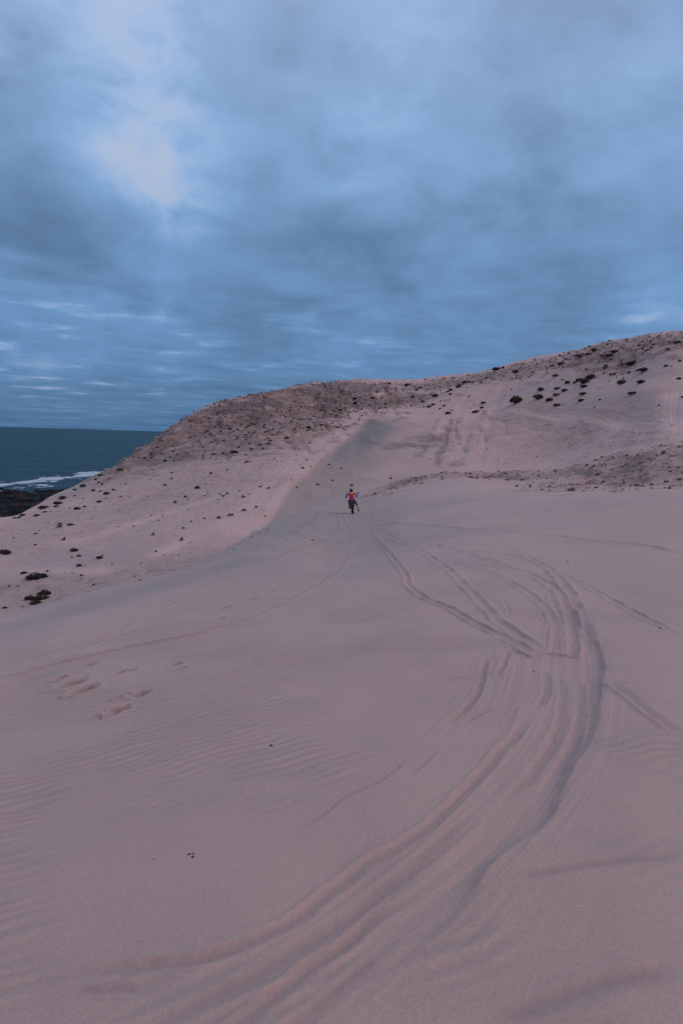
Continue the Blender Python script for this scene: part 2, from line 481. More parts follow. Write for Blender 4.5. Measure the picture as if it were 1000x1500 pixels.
    if i.size:
        xs, ys = x[i], y[i]
        wx = .05 * fbm(xs / .55, ys / .35, 81, 2) + .5 * noise(xs / 4, ys / 4, 83)
        ph = (ys * .95 - xs * .30 + wx) * 2 * math.pi / .088
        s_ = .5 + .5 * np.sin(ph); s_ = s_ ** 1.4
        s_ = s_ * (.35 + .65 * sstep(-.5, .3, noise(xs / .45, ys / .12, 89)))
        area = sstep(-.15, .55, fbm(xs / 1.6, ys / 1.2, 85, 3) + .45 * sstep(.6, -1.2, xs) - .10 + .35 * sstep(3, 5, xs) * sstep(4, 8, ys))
        ripple[i] = (1 - s_) ** 2 * area * (1 - np.clip(tread_shade[i], 0, 1)) * (1 - sstep(8, 15, r[i]))
        z[i] += .0105 * s_ * area * (1 - .9 * tread_shade[i]) * (1 - sstep(9, 16, r[i]))
        z[i] += .0030 * fbm(xs / .06, ys / .06, 87, 2) * (.25 + .75 * tread_shade[i])
    return z, rock, grey, reef, tread_shade, pale, ripple, gravel


def height(x, y):
    x = np.atleast_1d(np.float64(x)); y = np.atleast_1d(np.float64(y))
    z0 = land(np.arctan2(x, y), np.hypot(x, y))
    return surface(x, y, z0)[0]


# ------------------------------------------------------------------ object helpers
def link(o, parent=None):
    COL.objects.link(o)
    if parent:
        o.parent = parent
    return o


def tag(o, label=None, cat=None, group=None, kind=None):
    if label: o['label'] = label
    if cat: o['category'] = cat
    if group: o['group'] = group
    if kind: o['kind'] = kind
    return o


def empty(name, loc, rot=(0, 0, 0)):
    o = bpy.data.objects.new(name, None)
    o.empty_display_size = .3
    o.location = loc; o.rotation_euler = rot
    return link(o)


def obj(name, bm, mat, parent=None, smooth=True, bevel=0):
    if bevel:
        bmesh.ops.bevel(bm, geom=list(bm.edges), offset=bevel, segments=2, affect='EDGES', clamp_overlap=True)
    me = bpy.data.meshes.new(name)
    bm.to_mesh(me); bm.free()
    if smooth:
        me.polygons.foreach_set('use_smooth', [True] * len(me.polygons))
    for m in (mat if isinstance(mat, (list, tuple)) else [mat]):
        me.materials.append(m)
    return link(bpy.data.objects.new(name, me), parent)


def grid_mesh(name, XYZ, attrs, mat, wrap):
    """XYZ: rows x cols x 3"""
    nr, nc = XYZ.shape[:2]
    me = bpy.data.meshes.new(name)
    me.vertices.add(nr * nc)
    me.vertices.foreach_set('co', np.ascontiguousarray(XYZ.reshape(-1), dtype=np.float32))
    a = np.arange(nr * nc).reshape(nr, nc)
    if wrap:
        b = np.roll(a, -1, axis=1)
        q = np.stack([a[:-1], b[:-1], b[1:], a[1:]], -1).reshape(-1, 4)
    else:
        q = np.stack([a[:-1, :-1], a[:-1, 1:], a[1:, 1:], a[1:, :-1]], -1).reshape(-1, 4)
    q = q[:, ::-1]
    n = len(q)
    me.loops.add(n * 4); me.polygons.add(n)
    me.loops.foreach_set('vertex_index', np.ascontiguousarray(q.reshape(-1), dtype=np.int32))
    me.polygons.foreach_set('loop_start', np.arange(0, n * 4, 4, dtype=np.int32))
    me.polygons.foreach_set('use_smooth', np.ones(n, dtype=bool))
    me.update(calc_edges=True)
    for k, v in attrs.items():
        at = me.attributes.new(k, 'FLOAT', 'POINT')
        at.data.foreach_set('value', np.ascontiguousarray(v.reshape(-1), dtype=np.float32))
    me.materials.append(mat)
    return link(bpy.data.objects.new(name, me))


# ------------------------------------------------------------------ materials
class Nodes:
    def __init__(self, name):
        self.m = bpy.data.materials.new(name); self.m.use_nodes = True
        self.t = self.m.node_tree; self.n = self.t.nodes; self.l = self.t.links
        self.b = self.n['Principled BSDF']

    def add(self, typ, **kw):
        nd = self.n.new(typ)
        for k, v in kw.items():
            if hasattr(nd, k): setattr(nd, k, v)
            else: nd.inputs[k.replace('_', ' ')].default_value = v
        return nd

    def put(self, a, b):
        self.l.new(a, b)

    def val(self, sock, x):
        if hasattr(x, 'is_output'): self.l.new(x, sock)
        else: sock.default_value = x

    def math(self, op, a, b=0.0, clamp=False):
        nd = self.n.new('ShaderNodeMath'); nd.operation = op; nd.use_clamp = clamp
        self.val(nd.inputs[0], a); self.val(nd.inputs[1], b)
        return nd.outputs[0]

    def mix(self, f, a, b, blend='MIX'):
        nd = self.n.new('ShaderNodeMix'); nd.data_type = 'RGBA'; nd.blend_type = blend
        self.val(nd.inputs[0], f)
        self.val(nd.inputs[6], a if hasattr(a, 'is_output') else (*a, 1)); self.val(nd.inputs[7], b if hasattr(b, 'is_output') else (*b, 1))
        return nd.outputs[2]

    def noise(self, vec, scale, detail=3, rough=.55, dist=0):
        nd = self.n.new('ShaderNodeTexNoise'); self.l.new(vec, nd.inputs['Vector'])
        nd.inputs['Scale'].default_value = scale; nd.inputs['Detail'].default_value = detail
        nd.inputs['Roughness'].default_value = rough; nd.inputs['Distortion'].default_value = dist
        return nd.outputs[0]

    def rng(self, x, a, b, c=0., d=1., smooth=True):
        nd = self.n.new('ShaderNodeMapRange')
        if smooth: nd.interpolation_type = 'SMOOTHSTEP'
        self.l.new(x, nd.inputs[0])
        for i, q in enumerate((a, b, c, d)): nd.inputs[i + 1].default_value = q
        return nd.outputs[0]

    def attr(self, name):
        nd = self.n.new('ShaderNodeAttribute'); nd.attribute_name = name
        return nd.outputs['Fac']

    def pos(self):
        return self.n.new('ShaderNodeTexCoord').outputs['Object']


def plain(name, col, rough=.6, var=.12, scale=20, metal=0., spec=.4):
    k = Nodes(name)
    nz = k.noise(k.pos(), scale, 3)
    c = k.mix(k.rng(nz, .3, .7), tuple(x * (1 - var) for x in col), tuple(min(1, x * (1 + var)) for x in col))
    k.put(c, k.b.inputs['Base Color'])
    k.b.inputs['Roughness'].default_value = rough; k.b.inputs['Metallic'].default_value = metal
    k.b.inputs['Specular IOR Level'].default_value = spec
    return k.m


SAND_PINK = (.560, .370, .305)
SAND_WARM = (.525, .338, .272)
SAND_GREY = (.250, .225, .200)


def sand_material():
    k = Nodes('sand')
    P = k.pos()
    rock, grey, reef, tread_shade = (k.attr(a) for a in ('rock', 'grey', 'reef', 'tread_shade'))
    big = k.noise(P, .13, 4, .6)
    mid = k.noise(P, 1.1, 4, .6)
    c = k.mix(k.rng(big, .35, .68), SAND_PINK, SAND_WARM)
    c = k.mix(k.math('MULTIPLY', k.rng(mid, .35, .75), .18), c, SAND_GREY)
    c = k.mix(k.rng(k.noise(P, .05, 5, .62), .46, .66, 0, .14), c, SAND_GREY)
    gm = k.math('MULTIPLY', grey, k.rng(k.noise(P, .5, 4, .6), .2, .55, .55, 1.))
    c = k.mix(k.math('MINIMUM', gm, 1.0), c, SAND_GREY)
    c = k.mix(k.rng(gm, .8, 1.8), c, (.125, .128, .125))
    c = k.mix(k.math('MULTIPLY', tread_shade, .6), c, (.25, .182, .165))  # brown disturbed sand in tracks and pits, with painted shade along grooves and banks
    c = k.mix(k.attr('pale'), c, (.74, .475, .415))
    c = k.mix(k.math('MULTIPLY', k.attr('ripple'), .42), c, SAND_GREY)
    # grains
    g1 = k.noise(P, 210, 2, .7); g2 = k.noise(P, 60, 2, .6)
    c = k.mix(k.rng(g1, .30, .70, 0, .46), c, (.19, .13, .13))
    c = k.mix(k.rng(g1, .58, .80, 0, .38), c, (.78, .62, .58))
    c = k.mix(k.rng(g2, .42, .75, 0, .22), c, (.24, .17, .17))
    gv = k.attr('gravel')
    c = k.mix(k.math('MULTIPLY', gv, k.rng(k.noise(P, .35, 4, .6), .3, .65, .12, .50)), c, (.29, .185, .155))
    c = k.mix(k.math('MULTIPLY', gv, k.rng(k.noise(P, 1.9, 3, .7), .52, .66, 0, .9)), c, (.17, .105, .092))
    # rubble: dark crust, lichen browns and paler sand between
    r1 = k.noise(P, .55, 7, .72); r2 = k.noise(P, 3.3, 4, .7)
    ms = k.add('ShaderNodeMapping'); k.put(P, ms.inputs[0]); ms.inputs['Scale'].default_value = (.12, .12, 1.5)
    st_ = k.noise(ms.outputs[0], 1.0, 5, .65)
    rc = k.mix(k.rng(k.math('ADD', k.math('MULTIPLY', r2, .6), k.math('MULTIPLY', st_, .4)), .38, .62), (.105, .066, .060), (.37, .24, .205))
    rc = k.mix(k.rng(k.noise(P, .13, 4, .6), .42, .62, 0, .6), rc, (.055, .038, .040))
    rc = k.mix(k.rng(k.noise(P, .21, 5, .65), .56, .66, 0, .75), rc, (.46, .31, .27))
    rc = k.mix(k.rng(k.noise(P, .35, 3), .5, .7, 0, .5), rc, (.20, .115, .085))
    rm = k.math('ADD', k.math('MULTIPLY', rock, .95), k.math('MULTIPLY', k.math('SUBTRACT', k.math('ADD', k.math('MULTIPLY', r1, .6), k.math('MULTIPLY', st_, .4)), .5), 3.2))
    rm = k.math('MULTIPLY', k.rng(rm, .25, .95), k.rng(rock, .03, .2))
    c = k.mix(rm, c, rc)
    # wet black reef
    r3 = k.noise(P, .12, 5, .65)
    fc = k.mix(k.rng(r3, .4, .65), (.008, .008, .009), (.038, .033, .030))
    c = k.mix(k.rng(reef, .15, .7), c, fc)
    k.put(c, k.b.inputs['Base Color'])
    k.b.inputs['Roughness'].default_value = .7
    k.put(k.rng(reef, 0, .5, .25, .03), k.b.inputs['Specular IOR Level'])
    k.put(k.rng(reef, 0, .5, .13, 0), k.b.inputs['Sheen Weight']); k.b.inputs['Sheen Roughness'].default_value = .45
    bp = k.add('ShaderNodeBump'); bp.inputs['Strength'].default_value = .35; bp.inputs['Distance'].default_value = .004
    k.put(g1, bp.inputs['Height'])
    b2 = k.add('ShaderNodeBump'); b2.inputs['Strength'].default_value = .8; b2.inputs['Distance'].default_value = .25
    k.put(k.math('MULTIPLY', r2, rm), b2.inputs['Height']); k.put(bp.outputs[0], b2.inputs['Normal'])
    k.put(b2.outputs[0], k.b.inputs['Normal'])
    return k.m


M_SAND = sand_material()

# ------------------------------------------------------------------ the land mesh
fine = np.arange(-31.5, 31.51, .06)
side = [31.5]
st = .12
while side[-1] < 180:
    st *= 1.09; side.append(side[-1] + st)
side = np.array(side[1:]); side = side[side < 179.2]
az_c = np.radians(np.concatenate([-side[::-1], fine, side]))
X, Z = land_knots(az_c); M = pslopes(X, Z, True)
ROWS = [6, 170, 300, 360, 400, 240, 70, 24, 110, 130, 120, 20, 60, 90, 20, 6]
rows_k = []; rows_t = []; starts = [0]
for k, n in enumerate(ROWS):
    rows_k += [k] * n; rows_t += list(np.arange(n) / n)
    starts.append(len(rows_k))
rows_k.append(NL - 2); rows_t.append(1.0)
kk = np.array(rows_k); tt = np.array(rows_t)[:, None]
xx = X[kk] + tt * (X[kk + 1] - X[kk])
zz = herm(X[kk], X[kk + 1], Z[kk], Z[kk + 1], M[kk], M[kk + 1], xx)
rr = np.exp(xx)
gx = rr * np.sin(az_c)[None]; gy = rr * np.cos(az_c)[None]
sz, rock, grey, reef, tread_shade, pale, ripple, gravel = surface(gx.ravel(), gy.ravel(), zz.ravel())
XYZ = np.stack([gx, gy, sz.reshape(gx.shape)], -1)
AT = dict(rock=rock.reshape(gx.shape), grey=grey.reshape(gx.shape), reef=reef.reshape(gx.shape), tread_shade=tread_shade.reshape(gx.shape), pale=pale.reshape(gx.shape), ripple=ripple.reshape(gx.shape), gravel=gravel.reshape(gx.shape))


def piece(name, a, b):
    s = slice(a, b + 1)
    o = grid_mesh(name, XYZ[s], {k: v[s] for k, v in AT.items()}, M_SAND, True)
    o['kind'] = 'structure'
    return o


# close the small hole under the camera with one ring of sand
XYZ[0] = (0, 0, 0)
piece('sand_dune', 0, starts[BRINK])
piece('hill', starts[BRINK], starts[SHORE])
piece('rocky_shore', starts[SHORE], len(kk) - 1)

# ------------------------------------------------------------------ sea
SEA_Z = -30.0


def sea_spot(u, v):
    a, e, _ = sight(u, v); r = (SEA_Z - EYE) / e
    return np.array([math.sin(a) * r, math.cos(a) * r])


saz = np.radians(np.concatenate([np.arange(-180, -34, 2.), np.arange(-34, -8, .05), np.arange(-8, 180, 2.)]))
sr = np.concatenate([np.exp(np.linspace(math.log(150), math.log(290), 20)), np.linspace(292, 620, 260), np.exp(np.linspace(math.log(625), math.log(2500), 70)),
                     np.exp(np.linspace(math.log(2700), math.log(90000), 30))])
sx = sr[:, None] * np.sin(saz)[None]; sy = sr[:, None] * np.cos(saz)[None]
fx, fy = sx.ravel(), sy.ravel()
foam = np.zeros_like(fx)
swell = np.zeros_like(fx)
for pts, wd, amp in [([(-40, 718), (0, 710), (30, 707), (60, 704), (100, 699), (150, 692), (190, 688)], 10, 1.0),
                     ([(125, 693), (135, 690.5), (148, 690)], 5, 1.0), ([(-20, 724), (0, 719), (45, 714), (70, 712)], 8, .6),
                     ([(-10, 726), (3, 726), (10, 726)], 8, 1.0)]:
    P = np.array([sea_spot(*p) for p in pts])
    idx, d, al, L = near_path(fx, fy, P, wd * 3)
    q = amp * np.exp(-(np.abs(d) / wd) ** 1.6)
    foam[idx] = np.maximum(foam[idx], q)
pat = .5 + .5 * fbm(fx / 14, fy / 26, 91, 5, .62)
pat2 = .5 + .5 * fbm(fx / 60, fy / 40, 95, 3)
foam = np.clip(foam * 1.25 + (pat - .62) * 2.0 * sstep(.02, .4, foam), 0, 1)
white = sstep(.83, .9, .5 + .5 * fbm(fx / 9, fy / 7, 97, 3)) * sstep(300, 400, np.hypot(fx, fy)) * .35
sz_ = SEA_Z + .35 * fbm(fx / 22, fy / 30, 99, 3) * (np.hypot(fx, fy) < 2400) + .9 * foam * np.abs(noise(fx / 7, fy / 7, 93))
ks = Nodes('sea_water')
P = ks.pos()
mp = ks.add('ShaderNodeMapping'); ks.put(P, mp.inputs[0]); mp.inputs['Scale'].default_value = (.012, .03, 1); mp.inputs['Rotation'].default_value = (0, 0, .5)
n1 = ks.noise(mp.outputs[0], 1.0, 5, .6)
wc = ks.mix(ks.rng(n1, .35, .7), (.008, .042, .066), (.016, .068, .094))
fo = ks.attr('foam')
wn = ks.noise(P, .25, 4, .7)
fm = ks.rng(ks.math('ADD', fo, ks.math('MULTIPLY', ks.math('SUBTRACT', wn, .5), .9)), .30, .62)
wc = ks.mix(fm, wc, (.46, .52, .55))
ks.put(wc, ks.b.inputs['Base Color'])
ks.b.inputs['Roughness'].default_value = .5
ks.b.inputs['Specular IOR Level'].default_value = .06
bw = ks.add('ShaderNodeBump'); bw.inputs['Strength'].default_value = .9; bw.inputs['Distance'].default_value = .8
ks.put(ks.noise(P, .35, 4, .6), bw.inputs['Height']); ks.put(bw.outputs[0], ks.b.inputs['Normal'])
sea = grid_mesh('sea', np.stack([sx, sy, sz_.reshape(sx.shape)], -1), dict(foam=np.maximum(foam, white)), ks.m, True)
sea['kind'] = 'structure'

# ------------------------------------------------------------------ shrubs
def shrub_material(name, a, b):
    k = Nodes(name)
    c = k.mix(k.rng(k.noise(k.pos(), 6, 3), .3, .7), a, b)
    k.put(c, k.b.inputs['Base Color'])
    k.b.inputs['Roughness'].default_value = .75; k.b.inputs['Specular IOR Level'].default_value = .2
    return k.m


M_LEAF = shrub_material('dark_shrub_leaves', (.034, .036, .030), (.070, .066, .050))
M_DRY = shrub_material('grey_shrub_leaves', (.075, .066, .058), (.14, .115, .098))


def shrub_mesh(seed, mat, n=1500):
    rg = random.Random(seed)
    bm = bmesh.new()
    lobes = [(0, 0, .2, .78, .62)]
    for i in range(rg.randint(4, 7)):
        a = rg.uniform(0, 6.28); d = rg.uniform(.3, .62)
        lobes.append((math.cos(a) * d, math.sin(a) * d, rg.uniform(.02, .25), rg.uniform(.28, .5), rg.uniform(.28, .52)))

    def leaf(p, d, s):
        up = Vector((rg.uniform(-1, 1), rg.uniform(-1, 1), rg.uniform(-.4, 1))).normalized()
        t = d.cross(up)
        if t.length < .01: return
        t.normalize(); f = (d + up * .9).normalized()
        q = [p - t * s * .45, p + f * s * .6 - t * s * .25, p + f * s * 1.25, p + f * s * .6 + t * s * .35, p + t * s * .4]
        bm.faces.new([bm.verts.new(x) for x in q])
    for i in range(n):
        L = rg.choice(lobes)
        a = rg.uniform(0, 6.28); ph = rg.uniform(-.1, 1) ** 1.0
        el = math.asin(max(-1, min(1, ph)))
        d = Vector((math.cos(a) * math.cos(el), math.sin(a) * math.cos(el), math.sin(el)))
        s = rg.uniform(.62, 1.03)
        p = Vector((L[0] + d.x * L[3] * s, L[1] + d.y * L[3] * s, L[2] + d.z * L[4] * s))
        if p.z < -.05: p.z = rg.uniform(-.05, .1)
        leaf(p, d, rg.uniform(.09, .18))
    for i in range(26):                      # twigs reaching beyond the leaves
        a = rg.uniform(0, 6.28); e = rg.uniform(.2, 1.2); l = rg.uniform(.6, 1.0)
        d = Vector((math.cos(a) * math.cos(e), math.sin(a) * math.cos(e), math.sin(e) * .85))
        t = d.cross(Vector((0, 0, 1))).normalized() * .012
        p0 = Vector((0, 0, 0)); p1 = d * l
        bm.faces.new([bm.verts.new(x) for x in (p0 - t, p0 + t, p1)])
    me = bpy.data.meshes.new('shrub'); bm.to_mesh(me); bm.free()
    me.materials.append(mat)
    return me


SHRUB_M = [shrub_mesh(100 + i, M_LEAF) for i in range(8)]
DRY_M = [shrub_mesh(200 + i, M_DRY, 600) for i in range(3)]
G_R = 'shrubs on the right-hand slope'
G_T = 'shrubs along the hilltop'
G_L = 'shrubs on the far left slope'
G_V = 'shrubs in the valley'
SMALL = {
    'r': ('tiny dark shrub dotted among bigger ones on the bare right-hand slope', G_R),
    't': ('small dark shrub on the rubble just under the right-hand skyline', G_T),
    'm': ('small dark shrub on the stony brow above the grey sand ramp', 'shrubs on the stony brow'),
    'l': ('tiny dark shrub speck on the pale slope left of the sand ramp', 'shrubs on the pale left slope'),
    's': ('tiny dark shrub at the edge of the slope above the surf', G_L),
    'v': ('tiny dark shrub on the pale sandy valley floor', G_V),
}
# u, v (middle), width, label or key of the alike ones, dry?
SH = [
    (927, 525, 16, 'broad dark shrub alone highest on the smooth right slope, just below the rubble', G_R),
    (887, 532, 6, 'r'), (822, 530, 10, 'dark shrub at the lower edge of the skyline rubble, right of a smaller one', G_T),
    (808, 533, 7, 'small round shrub at the lower edge of the skyline rubble, left of a larger one', G_T),
    (848, 521, 13, 'grey dry shrub among skyline rubble, paler than the dark ones around it', G_T, 1),
    (889, 519, 13, 'wide low dark shrub at the foot of the rubble, lower left of a taller one', G_T),
    (899, 512, 12, 'tall rounded shrub in the rubble touching the wide low shrub below it', G_T),
    (870, 514, 8, 'round dark shrub in the rubble between the grey dry shrub and the skyline', G_T),
    (813.6, 548.5, 8, 'small oval shrub alone on smooth sand under the skyline rubble, above the slope clusters', G_R),
    (865, 547, 13, 'large oval shrub at the upper right of the tight cluster on the right slope', G_R),
    (848, 553.5, 11, 'dark round shrub at the upper left of the tight cluster on the right slope', G_R),
    (857, 557, 14, 'sprawling shrub in the middle of the tight cluster on the right slope', G_R),
    (855, 564, 11, 'lowest shrub of the tight cluster on the right slope', G_R),
    (842, 560, 6, 'r'), (831, 558.5, 10, 'flat dark shrub just left of the tight cluster on the right slope', G_R),
    (827, 572, 10, 'dark shrub below left of the tight cluster, above the paler grey shrub', G_R),
    (854, 575.5, 11, 'round dark shrub straight below the tight cluster, the upper of two', G_R),
    (851, 585.5, 10, 'oval dark shrub straight below the tight cluster, the lower of two', G_R),
    (814, 579, 10, 'paler grey dry shrub standing among dark ones on the right slope', G_R, 1),
    (816, 591, 11, 'dark shrub lowest of its row, just above the pale track across the slope', G_R),
    (804, 586, 11, 'dark spreading shrub immediately left of the paler grey dry shrub', G_R),
    (893.6, 546.4, 5, 'r'), (900, 546.4, 5, 'r'),
    (921, 543.5, 7, 'small flat shrub beside the long low shrub on the upper right slope', G_R),
    (942, 541.5, 15, 'long low shrub stretched sideways on the upper right slope', G_R),
    (910, 560.6, 12, 'oval dark shrub halfway down the right slope, right of the tight cluster', G_R),
    (937.6, 562.5, 11, 'spiky dark shrub halfway down near the right edge, right of an oval one', G_R),
    (926, 577.5, 12, 'low dark shrub above the grey sand patch near the right edge', G_R),
    (974.6, 537.6, 6, 'r'), (994, 531, 5, 'r'), (993, 554, 6, 'r'), (999, 578, 5, 'r'), (878, 587, 4, 'r'), (870, 597.5, 3, 'r'),
    (964, 592, 3, 'r'), (892, 558, 3, 'r'), (903, 552, 3, 'r'), (823, 556, 4, 'r'),
    (993, 500, 9, 'dark shrub in the rubble closest to the right edge of the skyline', G_T),
    (958, 491.5, 4, 't'), (898, 502, 3, 't'), (863, 508, 5, 't'), (860, 520, 6, 't'), (936, 504, 5, 't'), (957, 501, 5, 't'), (845, 516, 4, 't'),
    (829, 523, 5, 't'), (892, 502, 3, 't'), (917, 499, 3, 't'), (820, 520, 4, 't'), (978, 512, 5, 't'), (945, 513, 4, 't'),
    (755.4, 589, 18, 'largest dome-shaped dark shrub, alone where the tracks climb the slope', G_R),
    (786, 586, 13, 'two-lobed dark shrub right of the largest dome-shaped one', G_R),
    (708, 587, 8, 'topmost of three shrubs in a slanting row beside the straight sand track', G_R),
    (705.6, 593, 7, 'middle one of three shrubs in a slanting row beside the straight sand track', G_R),
    (697.4, 598, 11, 'lowest and widest of three shrubs in a slanting row beside the straight sand track', G_R),
    (656.4, 601.5, 10, 'round dark shrub low on the slope above the fanned stony streaks', G_R),
    (650, 594, 5, 'r'), (644, 597.5, 4, 'r'), (659.6, 571.5, 6, 'r'), (655, 575, 5, 'r'), (659, 578.5, 6, 'r'),
    (671.6, 565, 8, 'round shrub on bare sand above a trio of small ones, left of the climbing track', G_R),
    (681, 557.5, 8, 'dark shrub just beneath the skyline beside a pair of tiny ones', G_T), (688, 559, 4, 't'), (692, 559, 4, 't'),
    (726, 540.5, 12, 'wide dark shrub standing out on the skyline right above the climbing track', G_T),
    (736, 539.5, 5, 't'), (753.5, 541, 9, 'dark shrub in reddish rubble right of the skyline shrub', G_T), (756.6, 548, 3, 't'),
    (791, 572.5, 10, 'ragged dark shrub above the two-lobed one on the right slope', G_R),
    (816, 569.5, 10, 'very flat dark shrub beside the shrubs below the tight cluster', G_R),
    (595, 562.5, 7, 'round shrub near the skyline where the two crests meet', 'shrubs on the stony brow'),
    (610, 571.5, 6, 'm'), (616, 568, 7, 'upper dark shrub of a touching pair below the skyline dip', 'shrubs on the stony brow'),
    (637, 580.5, 9, 'wide dark shrub on grey sand right of the reddish rubble patch', 'shrubs on the stony brow'),
    (629, 595, 7, 'left shrub of a touching pair at the head of the bare sand slope', 'shrubs on the stony brow'), (634, 592.5, 6, 'm'),
    (618, 586, 6, 'm'), (630, 578, 5, 'm'), (604, 581, 6, 'm'), (546, 583, 6, 'm'), (519, 584.5, 6, 'm'), (520, 590.5, 7, 'dark shrub under a smaller one on the rocky brow above the ramp', 'shrubs on the stony brow'),
    (499, 599, 6, 'm'), (564, 591, 5, 'm'), (540.5, 593.5, 4, 'm'), (511.5, 578, 4, 'm'), (651, 553, 4, 't'), (640, 552, 3, 't'), (570, 561, 4, 'm'), (623, 555, 3, 't'),
    (451, 622, 8, 'dark shrub at the right end of the rocky slope, above the ramp edge', 'shrubs on the rocky slope'), (450, 630, 4, 'l'),
    (420.7, 637, 9, 'widest dark shrub at the lower edge of the rocky slope', 'shrubs on the rocky slope'),
    (379, 638, 5, 'l'), (381, 650, 6, 'l'), (366, 650, 4, 'l'), (360, 642, 4, 'l'), (350, 653.5, 5, 'l'),
    (342, 661, 12, 'long dark shrub lying along the foot of the rocky slope', 'shrubs on the rocky slope'),
    (327, 663, 6, 'l'), (313, 666.5, 5, 'l'), (362, 678, 6, 'l'), (333, 689.5, 4, 'l'),
    (289, 710, 8, 'dark round shrub alone in the middle of the pale left slope', 'shrubs on the pale left slope'),
    (252, 695, 4, 'l'), (242, 709, 5, 'l'), (241.5, 672, 5, 'l'), (385, 657.5, 4, 'l'), (396, 645, 5, 'l'), (393, 638, 5, 'l'), (343, 632, 4, 'l'), (409, 631, 5, 'l'),
    (238, 754, 3, 'l'), (196, 767.5, 3, 'l'), (212, 667, 4, 'l'), (222, 664, 4, 'l'), (185, 706, 3, 'l'), (300, 722, 3, 'l'), (320, 735, 3, 'l'), (275, 745, 3, 'l'),
    (156, 724, 9, 'dark slanting shrub on the left slope, right of the surf end', G_L), (146, 733.5, 8, 'dark shrub lower left of the slanting one on the left slope', G_L),
    (148, 717, 7, 'right shrub of a level pair on the left slope below the surf end', G_L), (137, 716.5, 6, 's'),
    (147.7, 696.5, 7, 'dark shrub on the slope edge right beside the end of the surf', G_L),
    (177, 686.5, 9, 'flat dark shrub highest on the slope edge against the sea', G_L),
    (122, 712.5, 10, 'reddish brown shrub on the slope edge in front of the reef', G_L, 1), (92, 726.5, 11, 'dark bushy shrub on the slope edge before the black reef', G_L),
    (111, 718, 7, 'flat shrub on the slope edge left of the reddish brown one', G_L), (110, 724, 4, 's'),
    (66, 739.5, 14, 'widest ragged shrub on the slope edge below the reef', G_L),
    (85.6, 736.5, 12, 'upper wide shrub of a stacked pair right of the widest ragged one', G_L), (84, 741.5, 8, 'lower narrow shrub of a stacked pair near the reef edge', G_L),
    (67, 748.5, 7, 'round shrub below the widest ragged one on the valley rim', G_L), (55, 753, 8, 'flat shrub on the valley rim below the widest ragged one', G_L),
    (34, 752.5, 9, 'dark shrub on the rim at the left, with two tiny ones beside it', G_L), (22, 757.5, 5, 's'), (28, 756.5, 5, 's'), (51, 748.5, 3, 's'),
    (113.6, 745.5, 9, 'two-humped dark shrub with a tiny one to its right, above the valley', G_L), (124.5, 743, 5, 's'),
    (104, 767.5, 9, 'lone dark shrub on the pale slope between rim and valley floor', G_L), (141, 703.5, 5, 's'), (145, 707.5, 4, 's'), (150, 709, 4, 's'),
    (6, 807, 18, 'big low shrub cut by the left edge on the valley floor', G_V),
    (36.6, 838, 9, 'small mound shrub just left of the long mound in the valley', G_V),
    (53, 842, 26, 'long mound-shaped shrub, largest on the valley floor', G_V),
    (45, 874.5, 14, 'left shrub of the dense clump nearest the dune edge', G_V), (62, 872, 17, 'middle shrub of the dense clump nearest the dune edge', G_V),
    (66, 865.5, 16, 'top shrub of the dense clump nearest the dune edge', G_V), (53, 879, 16, 'lowest shrub of the dense clump nearest the dune edge', G_V),
    (108.6, 801, 12, 'round dark shrub standing alone mid valley above a small one', G_V), (116, 811, 7, 'small flat shrub just below the round one mid valley', G_V), (106, 813.5, 3, 'v'),
    (146.4, 815.5, 9, 'dark slanting shrub right of the round one mid valley', G_V), (151, 811, 4, 'v'), (7.5, 888, 6, 'v'), (205.5, 850, 4, 'v'),
    (138.6, 852, 7, 'low shrub in the stony strip along the dune edge', G_V), (14, 857.5, 4, 'v'), (52, 798.5, 4, 'v'), (165, 827, 3, 'v'),
]
for i, s in enumerate(SH):
    u, v, w, lab, *rest = s
    dry = bool(rest and rest[-1] == 1)
    grp = rest[0] if rest and isinstance(rest[0], str) else None
    if lab in SMALL:
        lab, grp = SMALL[lab]
    p = spot(u, v + .22 * w)
    r = math.hypot(*p)
    if r > 230: continue
    wm = max(w, 3.2) / FOC * math.hypot(r, .2 * r)
    z = height(p[0], p[1])[0]
    o = bpy.data.objects.new('shrub', (DRY_M if dry else SHRUB_M)[i % (3 if dry else 8)])
    o.location = (p[0], p[1], z - .04 * wm)
    flat = .62 if 'flat' in lab or 'long' in lab or 'low' in lab else random.uniform(.72, .95)
    if 'dome' in lab: flat = 1.15
    o.scale = (wm * .60, wm * .54, wm * .60 * flat)
    o.rotation_euler = (0, 0, 0)
    yaw = random.uniform(-.5, .5) + (math.pi if random.random() < .5 else 0)
    o.rotation_euler = (0, 0, yaw)
    link(o)
    tag(o, lab, 'shrub', grp)

# ------------------------------------------------------------------ scrub and stones nobody could count
def scatter(polys, n, seed, reach_noise=.6):
    rg = np.random.default_rng(seed)
    out = []
    for pts, reach, cnt in polys:
        P = path(pts)
        seg = np.linalg.norm(np.diff(P, axis=0), axis=1); cs = np.concatenate([[0], np.cumsum(seg)])
        s = rg.uniform(0, cs[-1], cnt)
        i = np.clip(np.searchsorted(cs, s) - 1, 0, len(seg) - 1)
        t = (s - cs[i]) / np.maximum(seg[i], 1e-6)
        q = P[i] + (P[i + 1] - P[i]) * t[:, None]
        a = rg.uniform(0, 2 * np.pi, cnt); d = reach * np.sqrt(rg.uniform(0, 1, cnt))
        q = q + np.stack([np.cos(a) * d, np.sin(a) * d], 1)
        keep = noise(q[:, 0] / (reach * .3) + seed, q[:, 1] / (reach * .3), 7) + reach_noise > rg.uniform(0, 1, cnt)
        out.append(q[keep])
    return np.concatenate(out)


